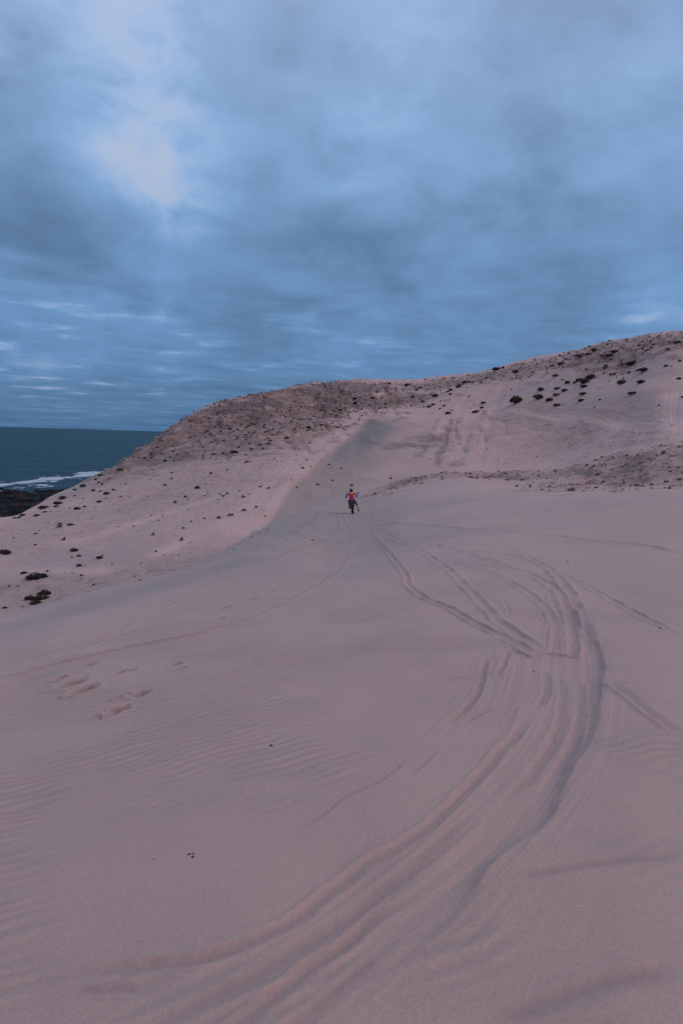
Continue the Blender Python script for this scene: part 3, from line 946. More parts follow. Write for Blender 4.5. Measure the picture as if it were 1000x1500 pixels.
def stone_mesh(name, pts, smin, smax, mats, seed, flat=.6):
    rg = np.random.default_rng(seed)
    z = height(pts[:, 0], pts[:, 1])
    base = bmesh.new(); bmesh.ops.create_icosphere(base, subdivisions=1, radius=1)
    bv = np.array([v.co[:] for v in base.verts]); bf = np.array([[v.index for v in f.verts] for f in base.faces]); base.free()
    n = len(pts); nv = len(bv)
    s = smin * (smax / smin) ** (rg.uniform(0, 1, n) ** 3.6)
    jit = 1 + .35 * rg.uniform(-1, 1, (n, nv))
    ang = rg.uniform(0, 6.28, n)
    v = bv[None] * jit[..., None]
    v = v * np.stack([rg.uniform(.7, 1.25, n), rg.uniform(.7, 1.25, n), flat * rg.uniform(.7, 1.2, n)], 1)[:, None]
    c, sn = np.cos(ang)[:, None], np.sin(ang)[:, None]
    vx = v[..., 0] * c - v[..., 1] * sn; vy = v[..., 0] * sn + v[..., 1] * c
    V = np.stack([vx, vy, v[..., 2]], -1) * s[:, None, None]
    V += np.stack([pts[:, 0], pts[:, 1], z + s * flat * .25], 1)[:, None]
    F = (bf[None] + (np.arange(n) * nv)[:, None, None]).reshape(-1, 3)
    me = bpy.data.meshes.new(name)
    me.from_pydata(V.reshape(-1, 3).tolist(), [], F.tolist())
    for m in mats: me.materials.append(m)
    me.polygons.foreach_set('material_index', np.repeat(rg.integers(0, len(mats), n), len(bf)).astype(np.int32))
    o = link(bpy.data.objects.new(name, me))
    o['kind'] = 'stuff'
    return o


M_ST = [plain('dark_stone', (.12, .076, .068), .9, .3, 6), plain('brown_stone', (.25, .152, .125), .9, .3, 6), plain('pale_stone', (.46, .32, .28), .9, .2, 6)]
stone_pts = scatter([
    ([(240, 640), (300, 622), (360, 604), (430, 590), (520, 570)], 18, 3000),
    ([(190, 672), (260, 662), (330, 650), (400, 625), (440, 605)], 12, 1100),
    ([(480, 585), (545, 588), (600, 585)], 9, 500),
    ([(560, 563), (640, 560), (730, 547), (800, 530), (870, 514), (940, 503), (1010, 494)], 7, 1300),
    ([(860, 520), (940, 512), (1010, 500)], 8, 400),
], 0, 3)
tag(stone_mesh('hill_rubble', stone_pts, .06, .48, M_ST, 4), 'loose brown and dark rubble strewn over the upper hill and skyline')
ridge_pts = scatter([
    ([(540, 728), (570, 718), (600, 706), (650, 698), (700, 697), (760, 696)], 2.4, 300),
    ([(590, 708), (680, 696), (780, 694), (860, 688), (930, 678), (1010, 672)], 3.4, 700),
    ([(900, 700), (960, 690), (1010, 684)], 7.0, 1000),
    ([(780, 711), (800, 713), (820, 712)], 1.2, 60),
], 0, 5)
tag(stone_mesh('ridge_rubble', ridge_pts, .04, .22, M_ST, 6), 'dark and pale stones scattered over the low ridge beyond the sand')
far_pts = scatter([
    ([(640, 640), (615, 655), (600, 652)], 5, 260),
    ([(690, 625), (675, 660), (665, 675)], 4.5, 160),
    ([(740, 612), (800, 618), (880, 626), (960, 636)], 7, 700),
    ([(700, 660), (850, 655), (970, 640)], 12, 700),
    ([(0, 790), (100, 790), (200, 760), (300, 720), (400, 680)], 24, 900),
    ([(120, 750), (220, 715), (330, 690), (430, 650)], 12, 420),
    ([(0, 880), (60, 868), (130, 852), (220, 842), (300, 822)], 6, 420),
], 0, 9, .5)
tag(stone_mesh('slope_scree', far_pts, .03, .17, M_ST[:2], 8, .5), 'small dark stones sprinkled over the pale slopes and valley floor')

# small tufts among the rubble
tufts = scatter([
    ([(240, 640), (300, 622), (360, 604), (430, 590), (520, 570)], 18, 650),
    ([(560, 563), (640, 560), (730, 547), (800, 530), (870, 514), (940, 503), (1010, 494)], 7, 380),
    ([(0, 790), (100, 790), (200, 760), (300, 720), (400, 680)], 24, 160),
    ([(560, 600), (700, 580), (850, 560), (980, 540)], 14, 60),
], 0, 13, .55)
tz = height(tufts[:, 0], tufts[:, 1])
bm = bmesh.new()
rg = random.Random(5)
for (x, y), z in zip(tufts, tz):
    s = rg.uniform(.10, .32)
    for j in range(16):
        a = rg.uniform(0, 6.28); e = rg.uniform(.1, 1.4)
        d = Vector((math.cos(a) * math.cos(e), math.sin(a) * math.cos(e), math.sin(e) * .8))
        p = Vector((x, y, z)) + d * s * rg.uniform(.2, .7)
        t = d.cross(Vector((rg.uniform(-1, 1), rg.uniform(-1, 1), 1))).normalized() * s * .32
        bm.faces.new([bm.verts.new(q) for q in (p - t, p + d * s * .5 - t * .5, p + d * s * .7 + t * .3, p + t)])
o = obj('scrub', bm, M_LEAF, smooth=False)
tag(o, 'tiny dark scrub tufts speckling the stony hillside', kind='stuff')

# ------------------------------------------------------------------ pebbles in the near sand
M_PEB = plain('pebble_stone', (.030, .026, .026), .7, .3, 200)


def pebble(u, v, px, label, group=None, seed=0):
    p = spot(u, v); r = math.hypot(*p); s = px / FOC * r * .5
    bm = bmesh.new(); bmesh.ops.create_icosphere(bm, subdivisions=2, radius=1)
    rg = random.Random(seed)
    for vv in bm.verts:
        vv.co *= 1 + .25 * noise(np.array([vv.co.x * 1.7 + seed]), np.array([vv.co.y * 1.7 + vv.co.z]), seed)[0]
        vv.co = Vector((vv.co.x * s * 1.2, vv.co.y * s * .9, vv.co.z * s * .75))
    o = obj('pebble', bm, M_PEB)
    o.location = (p[0], p[1], height(p[0], p[1])[0] + s * .3); o.rotation_euler = (0, 0, rg.uniform(0, 6))
    tag(o, label, 'pebble', group)


GP = 'dark pebbles on the foreground sand'
pebble(277.5, 1250, 3.6, 'left of three dark pebbles lying together on the rippled sand', GP, 1)
pebble(283, 1249.5, 3.0, 'upper right of three dark pebbles lying together on the rippled sand', GP, 2)
pebble(282.5, 1254.5, 4.2, 'largest of three dark pebbles lying together on the rippled sand', GP, 3)
pebble(397, 1092.5, 4.0, 'lone flat dark pebble in the middle of the rippled sand', GP, 4)
pebble(966, 923, 2.6, 'lone dark pebble on bare sand by the right edge', GP, 5)
pebble(831, 822, 2.6, 'lone dark pebble on bare sand beyond the curved bank', GP, 6)
pebble(781, 983, 2.2, 'tiny dark pebble in the churned tyre tracks', GP, 7)
pebble(226, 1257, 2.0, 'tiny dark pebble left of the three lying together', GP, 8)

# ------------------------------------------------------------------ motorcycle and rider
from_px = spot(516, 754.5)
BX, BY = from_px
BZ = height(BX, BY)[0]
YAW = R(2)
bike = empty('motorcycle', (BX, BY, BZ - .02), (R(-1.5), R(-5), YAW))
tag(bike, 'off-road motorcycle with knobbly tyres ridden away across the dune', 'motorcycle')
M_TYRE = plain('tyre_rubber', (.016, .016, .017), .85)
M_RIM = plain('rim_alloy', (.10, .10, .11), .4, metal=.6)
M_BLK = plain('black_plastic', (.020, .020, .024), .5)
M_GRN = plain('green_plastic', (.030, .16, .05), .45)
M_DGR = plain('dark_green_plastic', (.018, .05, .03), .45)
M_STEEL = plain('steel', (.30, .30, .31), .35, metal=.9)
M_PUR = plain('purple_grey_plastic', (.17, .13, .20), .5)
M_RED = plain('red_lens', (.35, .02, .03), .3)


def rot_to(d):
    return Vector((0, 0, 1)).rotation_difference(Vector(d).normalized()).to_matrix()


def tube(bm, pts, rad, seg=10, cap=True):
    pts = [Vector(p) for p in pts]
    rad = [rad] * len(pts) if np.isscalar(rad) else rad
    prev = None; frames = []
    for i, p in enumerate(pts):
        d = (pts[min(i + 1, len(pts) - 1)] - pts[max(i - 1, 0)]).normalized()
        if prev is None:
            a = Vector((0, 0, 1)) if abs(d.z) < .9 else Vector((1, 0, 0))
            n = d.cross(a).normalized()
        else:
            n = (prev - d * prev.dot(d)).normalized()
        prev = n
        frames.append((p, n, d.cross(n)))
    rings = [[bm.verts.new(p + (n * math.cos(2 * math.pi * j / seg) + b * math.sin(2 * math.pi * j / seg)) * r) for j in range(seg)]
             for (p, n, b), r in zip(frames, rad)]
    for a, b in zip(rings[:-1], rings[1:]):
        for j in range(seg):
            bm.faces.new((a[j], a[(j + 1) % seg], b[(j + 1) % seg], b[j]))
    if cap:
        bm.faces.new(rings[0][::-1]); bm.faces.new(rings[-1])


def loft(bm, rings):
    R_ = [[bm.verts.new(p) for p in r] for r in rings]
    n = len(R_[0])
    for a, b in zip(R_[:-1], R_[1:]):
        for j in range(n):
            bm.faces.new((a[j], a[(j + 1) % n], b[(j + 1) % n], b[j]))
    bm.faces.new(R_[0][::-1]); bm.faces.new(R_[-1])


def box(bm, c, s, rot=None):
    g = bmesh.ops.create_cube(bm, size=1)
    for v in g['verts']:
        v.co = Vector((v.co.x * s[0], v.co.y * s[1], v.co.z * s[2]))
        if rot: v.co = rot @ v.co
        v.co += Vector(c)


def section(y, z, w, h, n=12, p=2.6):
    out = []
    for j in range(n):
        a = 2 * math.pi * j / n
        c, s = math.cos(a), math.sin(a)
        out.append((w * math.copysign(abs(c) ** (2 / p), c), y, z + h * math.copysign(abs(s) ** (2 / p), s)))
    return out


def wheel(name, cy, cz, rad, half, parent):
    root = None
    bm = bmesh.new()                                     # tyre: closed ring with a rounded section and rows of knobs
    prof = []
    for j in range(12):
        a = 2 * math.pi * j / 12
        prof.append((half * math.cos(a), rad - .055 + .05 * math.sin(a)))
    N = 48
    rings = []
    for i in range(N):
        t = 2 * math.pi * i / N
        rings.append([bm.verts.new((x, cy + math.cos(t) * q, cz + math.sin(t) * q)) for x, q in prof])
    for i in range(N):
        a, b = rings[i], rings[(i + 1) % N]
        for j in range(12):
            bm.faces.new((a[j], b[j], b[(j + 1) % 12], a[(j + 1) % 12]))
    for i in range(36):
        t = 2 * math.pi * i / 36
        m = Matrix.Rotation(t, 3, 'X')
        for x in ((-.6, 0, .6) if i % 2 else (-.85, -.3, .3, .85)):
            q = rad - .012 - .02 * x * x
            box(bm, (x * half, cy + math.cos(t) * q, cz + math.sin(t) * q), (half * .42, .026, .030), Matrix.Rotation(t, 3, 'X'))
    bmesh.ops.recalc_face_normals(bm, faces=bm.faces)
    w = empty(name, (0, 0, 0)); w.parent = parent
    obj('tyre', bm, M_TYRE, w, smooth=False)
    bm = bmesh.new()
    prof = [(-half * .6, rad - .10), (half * .6, rad - .10), (half * .6, rad - .085), (0, rad - .08), (-half * .6, rad - .085)]
    rings = [[bm.verts.new((x, cy + math.cos(2 * math.pi * i / N) * q, cz + math.sin(2 * math.pi * i / N) * q)) for x, q in prof] for i in range(N)]
    for i in range(N):
        a, b = rings[i], rings[(i + 1) % N]
        for j in range(5):
            bm.faces.new((a[j], b[j], b[(j + 1) % 5], a[(j + 1) % 5]))
    bmesh.ops.recalc_face_normals(bm, faces=bm.faces)
    obj('rim', bm, M_RIM, w)
    bm = bmesh.new()
    tube(bm, [(-half * .9, cy, cz), (half * .9, cy, cz)], .045, 14)
    tube(bm, [(-half * 1.7, cy, cz), (half * 1.7, cy, cz)], .014, 10)
    for i in range(32):
        t = 2 * math.pi * i / 32; t2 = t + (.35 if i % 4 < 2 else -.35)
        sx_ = half * (.7 if i % 2 else -.7)
        tube(bm, [(sx_, cy + math.cos(t) * .04, cz + math.sin(t) * .04), (sx_ * .3, cy + math.cos(t2) * (rad - .09), cz + math.sin(t2) * (rad - .09))], .0022, 4)
    obj('spokes', bm, M_STEEL, w)
    return w


wheel('rear_wheel', -.68, .335, .34, .062, bike)
wheel('front_wheel', .80, .36, .365, .045, bike)
bm = bmesh.new()                                          # frame
for s in (-1, 1):
    tube(bm, [(s * .03, .50, .98), (s * .10, .30, .86), (s * .12, .02, .72), (s * .11, -.10, .45), (s * .10, -.05, .33)], .022)
    tube(bm, [(s * .03, .52, .90), (s * .09, .40, .55), (s * .10, .28, .32), (s * .10, -.05, .33)], .020)
    tube(bm, [(s * .11, -.02, .74), (s * .09, -.35, .86), (s * .07, -.58, .90)], .014)
tube(bm, [(-.11, -.06, .45), (.11, -.06, .45)], .02)
tube(bm, [(0, .50, 1.02), (0, .55, .86)], .035)
obj('frame', bm, M_BLK, bike)
bm = bmesh.new()                                          # swingarm
for s in (-1, 1):
    tube(bm, [(s * .075, -.06, .45), (s * .095, -.35, .40), (s * .095, -.70, .335)], [.034, .030, .024])
tube(bm, [(-.08, -.12, .44), (.08, -.12, .44)], .03)
obj('swingarm', bm, M_STEEL, bike)
for s in (-1, 1):                                         # fork legs, upper and lower
    bm = bmesh.new()
    tube(bm, [(s * .10, .50, 1.05), (s * .10, .66, .68)], .027)
    tube(bm, [(s * .10, .655, .69), (s * .10, .80, .36)], .022)
    obj('fork_leg', bm, M_STEEL, bike)
bm = bmesh.new()
box(bm, (0, .505, 1.05), (.26, .07, .035)); box(bm, (0, .555, .90), (.26, .07, .035))
obj('triple_clamp', bm, M_BLK, bike, smooth=False, bevel=.006)
bm = bmesh.new()                                          # engine with barrel, cases and cover
tube(bm, [(-.13, .08, .42), (.13, .08, .42)], .14, 20)
tube(bm, [(-.15, .10, .42), (.15, .10, .42)], .085, 18)
box(bm, (0, -.03, .42), (.2, .26, .2))
for i in range(6):
    box(bm, (0, .16 + i * .012, .56 + i * .03), (.17, .15, .014))
tube(bm, [(0, .15, .5), (0, .23, .74)], .06, 14)
obj('engine', bm, M_STEEL, bike, smooth=False)
bm = bmesh.new()                                          # tank, shrouds
loft(bm, [section(.46, .92, .07, .07), section(.34, .93, .13, .09), section(.18, .92, .13, .09), section(.02, .90, .085, .06)])
obj('fuel_tank', bm, M_GRN, bike)
for s in (-1, 1):
    bm = bmesh.new()
    pr = [(.50, .92), (.42, .60), (.30, .55), (.12, .72), (.08, .86), (.30, .96)]
    loft(bm, [[(s * .135, y, z) for y, z in pr], [(s * .165, y, z) for y, z in pr]])
    bmesh.ops.recalc_face_normals(bm, faces=bm.faces)
    obj('radiator_shroud', bm, M_GRN, bike, smooth=False, bevel=.005)
bm = bmesh.new()                                          # long flat seat
loft(bm, [section(.20, .93, .06, .03), section(.0, .915, .095, .045), section(-.30, .92, .12, .05), section(-.55, .945, .10, .04), section(-.62, .955, .07, .02)])
obj('seat', bm, M_BLK, bike)
for s in (-1, 1):
    bm = bmesh.new()
    pr = [(-.02, .84), (-.10, .60), (-.34, .58), (-.60, .80), (-.60, .90), (-.30, .87)]
    loft(bm, [[(s * .115, y, z) for y, z in pr], [(s * .15, y, z) for y, z in pr]])
    bmesh.ops.recalc_face_normals(bm, faces=bm.faces)
    o = obj('side_panel', bm, M_DGR if s < 0 else M_BLK, bike, smooth=False, bevel=.006)
    o['label'] = 'dark green side panel' if s < 0 else 'black side panel'
bm = bmesh.new()                                          # rear mudguard, curved up
loft(bm, [section(-.45, .90, .085, .012), section(-.65, .925, .085, .012), section(-.85, .955, .075, .012), section(-1.02, .965, .055, .010)])
obj('rear_mudguard', bm, M_PUR, bike)
bm = bmesh.new()
loft(bm, [section(.50, .80, .06, .010), section(.75, .83, .075, .012), section(1.0, .80, .07, .012), section(1.18, .74, .045, .010)])
obj('front_mudguard', bm, M_GRN, bike)
bm = bmesh.new()                                          # small plate and rear lamp
box(bm, (0, -1.0, .86), (.15, .012, .15), Matrix.Rotation(R(-15), 3, 'X'))
obj('rear_plate', bm, M_BLK, bike, smooth=False, bevel=.003)
bm = bmesh.new(); box(bm, (0, -1.03, .945), (.07, .03, .03))
obj('tail_light', bm, M_RED, bike, smooth=False, bevel=.005)
bm = bmesh.new()                                          # exhaust on the right, with its silencer
tube(bm, [(.03, .30, .62), (.06, .38, .48), (.12, .30, .40), (.14, .05, .52), (.14, -.20, .66), (.135, -.34, .72)], [.02, .022, .024, .026, .028, .03])
tube(bm, [(.135, -.32, .71), (.14, -.40, .735), (.15, -.75, .83), (.15, -.79, .84)], [.034, .055, .055, .035], 16)
obj('exhaust', bm, M_BLK, bike)
bm = bmesh.new()                                          # handlebar with rise, crossbar
tube(bm, [(-.40, .40, 1.13), (-.24, .45, 1.15), (-.10, .49, 1.07), (.10, .49, 1.07), (.24, .45, 1.15), (.40, .40, 1.13)], .012)
tube(bm, [(-.18, .468, 1.12), (.18, .468, 1.12)], .010)
hb = obj('handlebar', bm, M_BLK, bike)
for s in (-1, 1):
    bm = bmesh.new(); tube(bm, [(s * .28, .438, 1.145), (s * .41, .396, 1.128)], .017)
    obj('grip', bm, M_TYRE, hb)
    bm = bmesh.new(); tube(bm, [(s * .24, .46, 1.15), (s * .28, .50, 1.14), (s * .40, .47, 1.125)], .006, 6)
    obj('lever', bm, M_STEEL, hb)
for s in (-1, 1):
    bm = bmesh.new(); box(bm, (s * .18, -.02, .38), (.12, .05, .02))
    obj('footpeg', bm, M_STEEL, bike, smooth=False, bevel=.004)
bm = bmesh.new(); box(bm, (0, .60, .98), (.17, .03, .20), Matrix.Rotation(R(-20), 3, 'X'))
obj('number_board', bm, M_GRN, bike, smooth=False, bevel=.02)

# ---- rider: one continuous skinned body, clothing as children
rider = empty('person', (BX, BY, BZ - .02), (R(-1.5), R(-5), YAW))
tag(rider, 'person in red vest, violet sleeves and dark helmet, right leg held out sideways', 'person')
M_SKIN = plain('skin', (.40, .24, .17), .5)
M_VEST = plain('red_vest_cloth', (.58, .008, .030), .8, .15)
M_YEL = plain('orange_yoke_cloth', (.78, .26, .025), .8)
M_SLV = plain('violet_sleeve_cloth', (.15, .12, .32), .8)
M_TRS = plain('purple_trouser_cloth', (.085, .045, .11), .85)
M_BOOT = plain('yellow_boot_leather', (.38, .31, .13), .55)
M_SOLE = plain('black_boot_rubber', (.018, .018, .022), .7)
M_HELM = plain('teal_grey_helmet_shell', (.040, .085, .10), .35)
M_GLOV = plain('dark_glove_cloth', (.04, .035, .05), .8)
M_WAIST = plain('pale_waist_cloth', (.45, .30, .42), .8)


def skin(name, verts, edges, rad, mat, parent, root=0, sub=2):
    me = bpy.data.meshes.new(name + '_cage')
    me.from_pydata([Vector(v) for v in verts], edges, [])
    o = bpy.data.objects.new(name, me); COL.objects.link(o)
    o.modifiers.new('skin', 'SKIN').use_smooth_shade = True
    sv = me.skin_vertices[0].data
    for i, r in enumerate(rad):
        sv[i].radius = (r, r) if np.isscalar(r) else r
        sv[i].use_root = (i == root)
    sb = o.modifiers.new('sub', 'SUBSURF'); sb.levels = sub; sb.render_levels = sub
    dg = bpy.context.evaluated_depsgraph_get()
    nm = bpy.data.meshes.new_from_object(o.evaluated_get(dg))
    COL.objects.unlink(o); bpy.data.objects.remove(o)
    nm.materials.clear(); nm.materials.append(mat); nm.name = name
    nm.polygons.foreach_set('use_smooth', [True] * len(nm.polygons))
    return link(bpy.data.objects.new(name, nm), parent)


J = dict(pelvis=(0, -.16, 1.02), waist=(0, -.12, 1.16), chest=(0, -.02, 1.34), neck=(0, .05, 1.50), head=(0, .09, 1.62), crown=(0, .10, 1.74),
         shl=(-.185, .02, 1.44), ell=(-.40, .10, 1.25), wrl=(-.355, .355, 1.165),
         shr=(.185, .02, 1.44), elr=(.42, .10, 1.27), wrr=(.365, .355, 1.165),
         hpl=(-.10, -.13, .98), knl=(-.20, .27, .88), anl=(-.205, .02, .50), tol=(-.215, .16, .42),
         hpr=(.10, -.13, .98), knr=(.31, .18, .74), anr=(.44, .24, .27), tor=(.49, .42, .17))
order = list(J)
ed = [('pelvis', 'waist'), ('waist', 'chest'), ('chest', 'neck'), ('neck', 'head'), ('head', 'crown'), ('chest', 'shl'), ('shl', 'ell'), ('ell', 'wrl'),
      ('chest', 'shr'), ('shr', 'elr'), ('elr', 'wrr'), ('pelvis', 'hpl'), ('hpl', 'knl'), ('knl', 'anl'), ('anl', 'tol'),
      ('pelvis', 'hpr'), ('hpr', 'knr'), ('knr', 'anr'), ('anr', 'tor')]
rad = dict(pelvis=(.15, .11), waist=(.13, .10), chest=(.16, .11), neck=.055, head=.085, crown=.06, shl=.065, shr=.065, ell=.045, elr=.045, wrl=.03, wrr=.03,
           hpl=.085, hpr=.085, knl=.06, knr=.06, anl=.042, anr=.042, tol=.03, tor=.03)
skin('body', [J[k] for k in order], [(order.index(a), order.index(b)) for a, b in ed], [rad[k] for k in order], M_SKIN, rider)


def V3(k):
    return Vector(J[k])


def lerp(a, b, t):
    return Vector(a).lerp(Vector(b), t)


# red vest over the torso, with its orange yoke over the shoulders
bm = bmesh.new()


def tor(c, w, d, n=18, p=2.5):
    c = Vector(c)
    return [(c.x + w * math.copysign(abs(math.cos(a)) ** (2 / p), math.cos(a)), c.y + d * math.copysign(abs(math.sin(a)) ** (2 / p), math.sin(a)), c.z)
            for a in [2 * math.pi * j / n for j in range(n)]]


loft(bm, [tor((0, -.14, 1.07), .155, .125), tor((0, -.12, 1.16), .15, .125), tor((0, -.06, 1.27), .165, .135), tor((0, -.01, 1.37), .185, .14), tor((0, .01, 1.42), .18, .13)])
vest = obj('vest', bm, M_VEST, rider)
bm = bmesh.new()
loft(bm, [tor((0, .005, 1.405), .188, .142), tor((0, .02, 1.45), .185, .13), tor((0, .03, 1.49), .14, .10), tor((0, .045, 1.525), .075, .075)])
obj('yoke', bm, M_YEL, vest)
bm = bmesh.new()
loft(bm, [tor((0, -.155, 1.035), .162, .13), tor((0, -.145, 1.075), .162, .132)])
obj('waist_band', bm, M_WAIST, rider)
for a, b, c in (('shl', 'ell', 'wrl'), ('shr', 'elr', 'wrr')):
    skin('sleeve', [lerp(J[a], (0, .02, 1.42), .25), J[a], lerp(J[a], J[b], .5), J[b], lerp(J[b], J[c], .5), lerp(J[b], J[c], .93)], [(0, 1), (1, 2), (2, 3), (3, 4), (4, 5)],
         [.075, .08, .066, .06, .052, .042], M_SLV, rider)
skin('trousers', [(0, -.16, 1.02), J['hpl'], lerp(J['hpl'], J['knl'], .5), J['knl'], lerp(J['knl'], J['anl'], .45),
                  J['hpr'], lerp(J['hpr'], J['knr'], .5), J['knr'], lerp(J['knr'], J['anr'], .42)],
     [(0, 1), (1, 2), (2, 3), (3, 4), (0, 5), (5, 6), (6, 7), (7, 8)], [(.16, .13), .11, .092, .078, .062, .11, .092, .078, .062], M_TRS, rider)
for k, a, t in (('knl', 'anl', 'tol'), ('knr', 'anr', 'tor')):
    A, T = V3(a), V3(t)
    fwd = (T - A); heel = A + Vector((0, -.04, -.07))
    bt = skin('boot', [lerp(J[k], J[a], .50), lerp(J[k], J[a], .75), J[a], A + Vector((0, .01, -.06)), heel, T, T + fwd.normalized() * .06],
              [(0, 1), (1, 2), (2, 3), (3, 4), (3, 5), (5, 6)], [.072, .062, .055, .05, .045, .047, .035], M_BOOT, rider)
    skin('boot_foot', [heel + Vector((0, -.01, -.012)), A + Vector((0, .02, -.08)), T + Vector((0, 0, -.012)), T + fwd.normalized() * .075],
         [(0, 1), (1, 2), (2, 3)], [.06, .064, .06, .045], M_SOLE, bt)
# gloves: palm, four fingers closed round the grip and a thumb under it
for s, w in ((-1, 'wrl'), (1, 'wrr')):
    W = V3(w)
    g = Vector((s * .345, .418, 1.138))
    palm = skin('glove', [W, lerp(W, g, .45) + Vector((0, 0, .02)), g + Vector((0, -.005, .032))], [(0, 1), (1, 2)], [(.034, .03), (.042, .024), (.045, .02)], M_GLOV, rider)
    for q in range(4):
        x = s * (.305 + q * .024); ln = (.9, 1.0, .95, .75)[q]
        yb = .437 - (q * .024) * .3; zb = 1.143 - q * .003
        f = [(x, yb - .02, zb + .034), (x, yb + .018 * ln, zb + .030), (x, yb + .032 * ln, zb + .002), (x, yb + .016 * ln, zb - .024)]
        skin('finger', f, [(0, 1), (1, 2), (2, 3)], [.0105, .010, .0095, .008], M_GLOV, palm, sub=1)
    skin('thumb', [(s * .30, .405, 1.150), (s * .278, .425, 1.128), (s * .29, .452, 1.122)], [(0, 1), (1, 2)], [.013, .012, .009], M_GLOV, palm, sub=1)
# helmet: shell with chin bar, peak and dark lower rim; goggles face forward
bm = bmesh.new()
bmesh.ops.create_uvsphere(bm, u_segments=28, v_segments=18, radius=1)
for v in bm.verts:
    x, y, z = v.co
    k = 1 + (.10 if z < 0 and y > .2 else 0)
    v.co = Vector((x * .128 * (1 - .10 * max(0, -z)), y * .150 * k, z * .142))
bmesh.ops.delete(bm, geom=[f for f in bm.faces if f.calc_center_median().z < -.118], context='FACES')
helm = obj('helmet', bm, M_HELM, rider)
helm.location = (0, .095, 1.665)
helm.rotation_euler = (R(-4), 0, 0)
bm = bmesh.new()
loft(bm, [[(-.11, .09, .07), (.11, .09, .07), (.11, .09, .085), (-.11, .09, .085)], [(-.10, .17, .105), (.10, .17, .105), (.10, .17, .115), (-.10, .17, .115)],
          [(-.085, .25, .11), (.085, .25, .11), (.085, .25, .118), (-.085, .25, .118)]])
obj('peak', bm, M_HELM, helm, smooth=False)
bm = bmesh.new()
loft(bm, [[(.10 * math.cos(a) * q, .135 * math.sin(a) + .0 + .01, -.06 - dz) for a in [2 * math.pi * j / 20 for j in range(20)]] for q, dz in ((1.24, 0), (1.2, .045), (1.0, .075))])
obj('neck_roll', bm, M_SOLE, helm)
bm = bmesh.new()
loft(bm, [[(.128 * q * math.cos(a), .152 * q * math.sin(a), z) for a in [2 * math.pi * j / 24 for j in range(24)]] for q, z in ((1.0, .0), (1.025, .004), (1.025, .036), (1.0, .04))])
obj('goggle_strap', bm, M_SOLE, helm)
bm = bmesh.new()
box(bm, (0, .145, .02), (.16, .05, .08))
obj('goggles', bm, M_BLK, helm, smooth=False, bevel=.015)

# ------------------------------------------------------------------ sky and light
world = bpy.data.worlds.new("World"); scene.world = world
world.use_nodes = True
wt = world.node_tree; wn_ = wt.nodes; wl = wt.links
wn_.clear()


class WN(Nodes):
    def __init__(self): self.t = wt; self.n = wn_; self.l = wl


w = WN()
SUN_DIR = Vector((.76, .10, .66)).normalized()
sk = wn_.new('ShaderNodeTexSky'); sk.sky_type = 'NISHITA'; sk.sun_disc = False
sk.sun_elevation = math.asin(SUN_DIR.z); sk.sun_rotation = math.atan2(SUN_DIR.x, SUN_DIR.y)
tc = wn_.new('ShaderNodeTexCoord')
D = tc.outputs['Generated']
sep = wn_.new('ShaderNodeSeparateXYZ'); wl.new(D, sep.inputs[0])
el = w.math('MAXIMUM', sep.outputs[2], 0.0)
# position on a flat cloud deck overhead
den = w.math('ADD', el, .055)
cmb = wn_.new('ShaderNodeCombineXYZ')
wl.new(w.math('DIVIDE', sep.outputs[0], den), cmb.inputs[0]); wl.new(w.math('DIVIDE', sep.outputs[1], den), cmb.inputs[1])
DECK = cmb.outputs[0]
rp = wn_.new('ShaderNodeValToRGB'); wl.new(el, rp.inputs[0])
cr = rp.color_ramp
stops = [(0.0, (.068, .160, .315)), (.05, (.088, .190, .357)), (.10, (.124, .256, .474)), (.24, (.156, .292, .520)), (.36, (.214, .358, .600)), (.50, (.270, .395, .625)), (1.0, (.33, .46, .68))]
cr.elements[0].position = 0; cr.elements[0].color = (*stops[0][1], 1)
cr.elements[1].position = 1; cr.elements[1].color = (*stops[-1][1], 1)
for p, c in stops[1:-1]:
    e = cr.elements.new(p); e.color = (*c, 1)
base = rp.outputs[0]
n1 = w.noise(DECK, .55, 6, .58, .35)
n2 = w.noise(DECK, 1.9, 5, .55, .2)
n3 = w.noise(D, 3.2, 4, .55, .3)
n4 = w.noise(D, 5.5, 5, .6, .4)
shade = w.math('ADD', w.rng(n1, .28, .72, -.17, .17, False), w.rng(n2, .3, .7, -.10, .10, False))
shade = w.math('ADD', shade, w.rng(n3, .3, .7, -.13, .13, False))
mpg = wn_.new('ShaderNodeMapping'); wl.new(D, mpg.inputs[0]); mpg.inputs['Scale'].default_value = (1, 1, 1.9)
n5 = w.noise(mpg.outputs[0], 7.5, 6, .55, .5)
shade = w.math('ADD', shade, w.math('MULTIPLY', w.rng(n5, .3, .7, -.105, .105, False), w.rng(el, .02, .2)))
# brighter thin places low over the sea
low = w.math('MULTIPLY', w.rng(el, .015, .06), w.rng(el, .24, .13))
stk = w.math('MULTIPLY', w.rng(w.noise(DECK, 1.5, 6, .62, .2), .50, .68), low)
shade = w.math('ADD', shade, w.math('MULTIPLY', stk, .26))


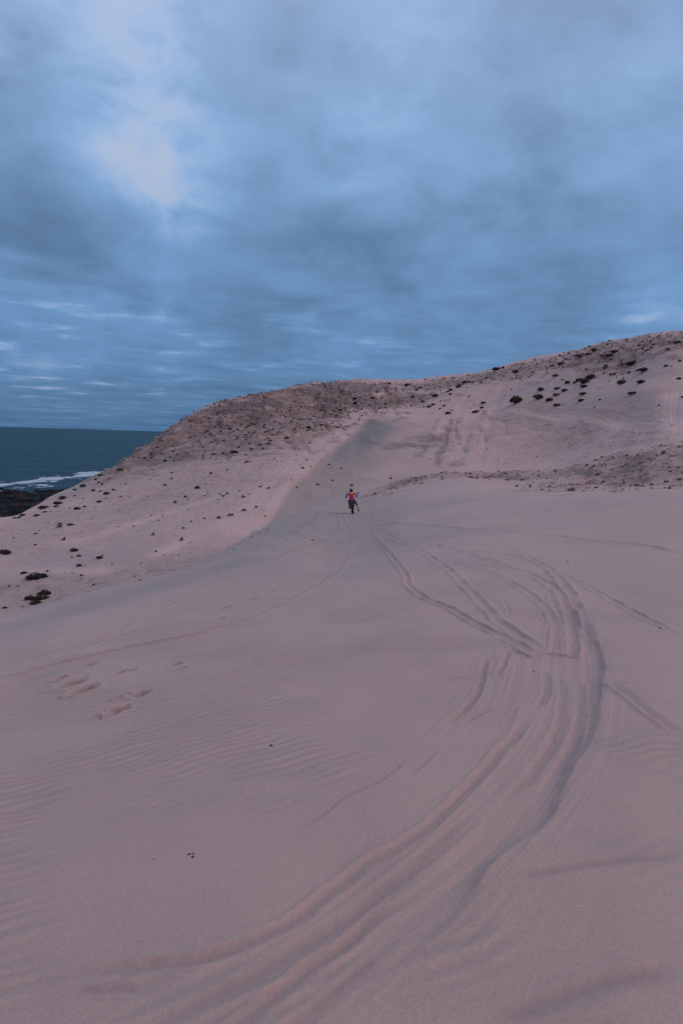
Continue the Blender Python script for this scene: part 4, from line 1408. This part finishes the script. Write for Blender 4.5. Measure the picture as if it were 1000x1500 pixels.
def lobe(u, v, deg, amp, soft=.5):
    global shade
    d = sight(u, v)[2]
    vm = wn_.new('ShaderNodeVectorMath'); vm.operation = 'DOT_PRODUCT'
    wl.new(D, vm.inputs[0]); vm.inputs[1].default_value = tuple(d)
    ang = w.math('SQRT', w.math('MAXIMUM', w.math('MULTIPLY', w.math('SUBTRACT', 1.0, vm.outputs['Value']), 2.0), 0.0))
    ang = w.math('ADD', ang, w.math('MULTIPLY', w.math('SUBTRACT', n4, .5), math.radians(deg) * 1.1))
    ang = w.math('ADD', ang, w.math('MULTIPLY', w.math('SUBTRACT', n5, .5), math.radians(deg) * 1.3))
    q = w.rng(ang, math.radians(deg) * 1.25, 0, 0, amp)
    if amp > .2:
        q = w.math('MULTIPLY', q, w.rng(n5, .25, .7, .35, 1.4, False))
    shade = w.math('ADD', shade, q)


lobe(165, 212, 5, .30); lobe(185, 215, 8, .24); lobe(185, 60, 13, .22); lobe(262, 302, 6, .34); lobe(850, 470, 14, -.10); lobe(50, 245, 12, -.40); lobe(100, 150, 6, -.12)
lobe(20, 20, 13, .20); lobe(40, 400, 10, .05); lobe(400, 440, 14, -.10); lobe(640, 250, 9, -.08); lobe(380, 90, 8, -.10)
mul = w.math('ADD', shade, 1.0)
# pink glow added to the unseen sky behind, warming camera-facing slopes
vb = wn_.new('ShaderNodeVectorMath'); vb.operation = 'DOT_PRODUCT'; wl.new(D, vb.inputs[0]); vb.inputs[1].default_value = (-.20, -.94, .27)
glow = w.rng(vb.outputs['Value'], .25, 1.0)
cc = wn_.new('ShaderNodeVectorMath'); cc.operation = 'SCALE'; wl.new(base, cc.inputs[0]); wl.new(mul, cc.inputs['Scale'])
grey_ = w.mix(w.rng(shade, .08, .62, 0, .75), cc.outputs[0], (.47, .51, .61))
gs = w.mix(w.math('MULTIPLY', glow, .55), grey_, (.74, .46, .46))
c10 = wn_.new('ShaderNodeVectorMath'); c10.operation = 'SCALE'; wl.new(gs, c10.inputs[0]); c10.inputs['Scale'].default_value = 10.0
final = w.mix(.97, sk.outputs[0], c10.outputs[0])
bg = wn_.new('ShaderNodeBackground'); bg.inputs['Strength'].default_value = .1
wl.new(final, bg.inputs['Color'])
wo = wn_.new('ShaderNodeOutputWorld'); wl.new(bg.outputs[0], wo.inputs[0])

sl = bpy.data.lights.new('sun', 'SUN'); sl.energy = 1.0; sl.angle = R(26); sl.color = (1.0, .81, .75)
so = bpy.data.objects.new('sun', sl); link(so)
so.rotation_euler = (-SUN_DIR).to_track_quat('-Z', 'Y').to_euler()
so.location = (30, -50, 40)

scene.view_settings.view_transform = 'Standard'
scene.view_settings.look = 'None'
scene.view_settings.exposure = 0.0
scene.view_settings.gamma = 1.0
scene.view_settings.use_curve_mapping = False
scene.cycles.use_denoising = False
scene.cycles.max_bounces = 6
scene.cycles.diffuse_bounces = 3
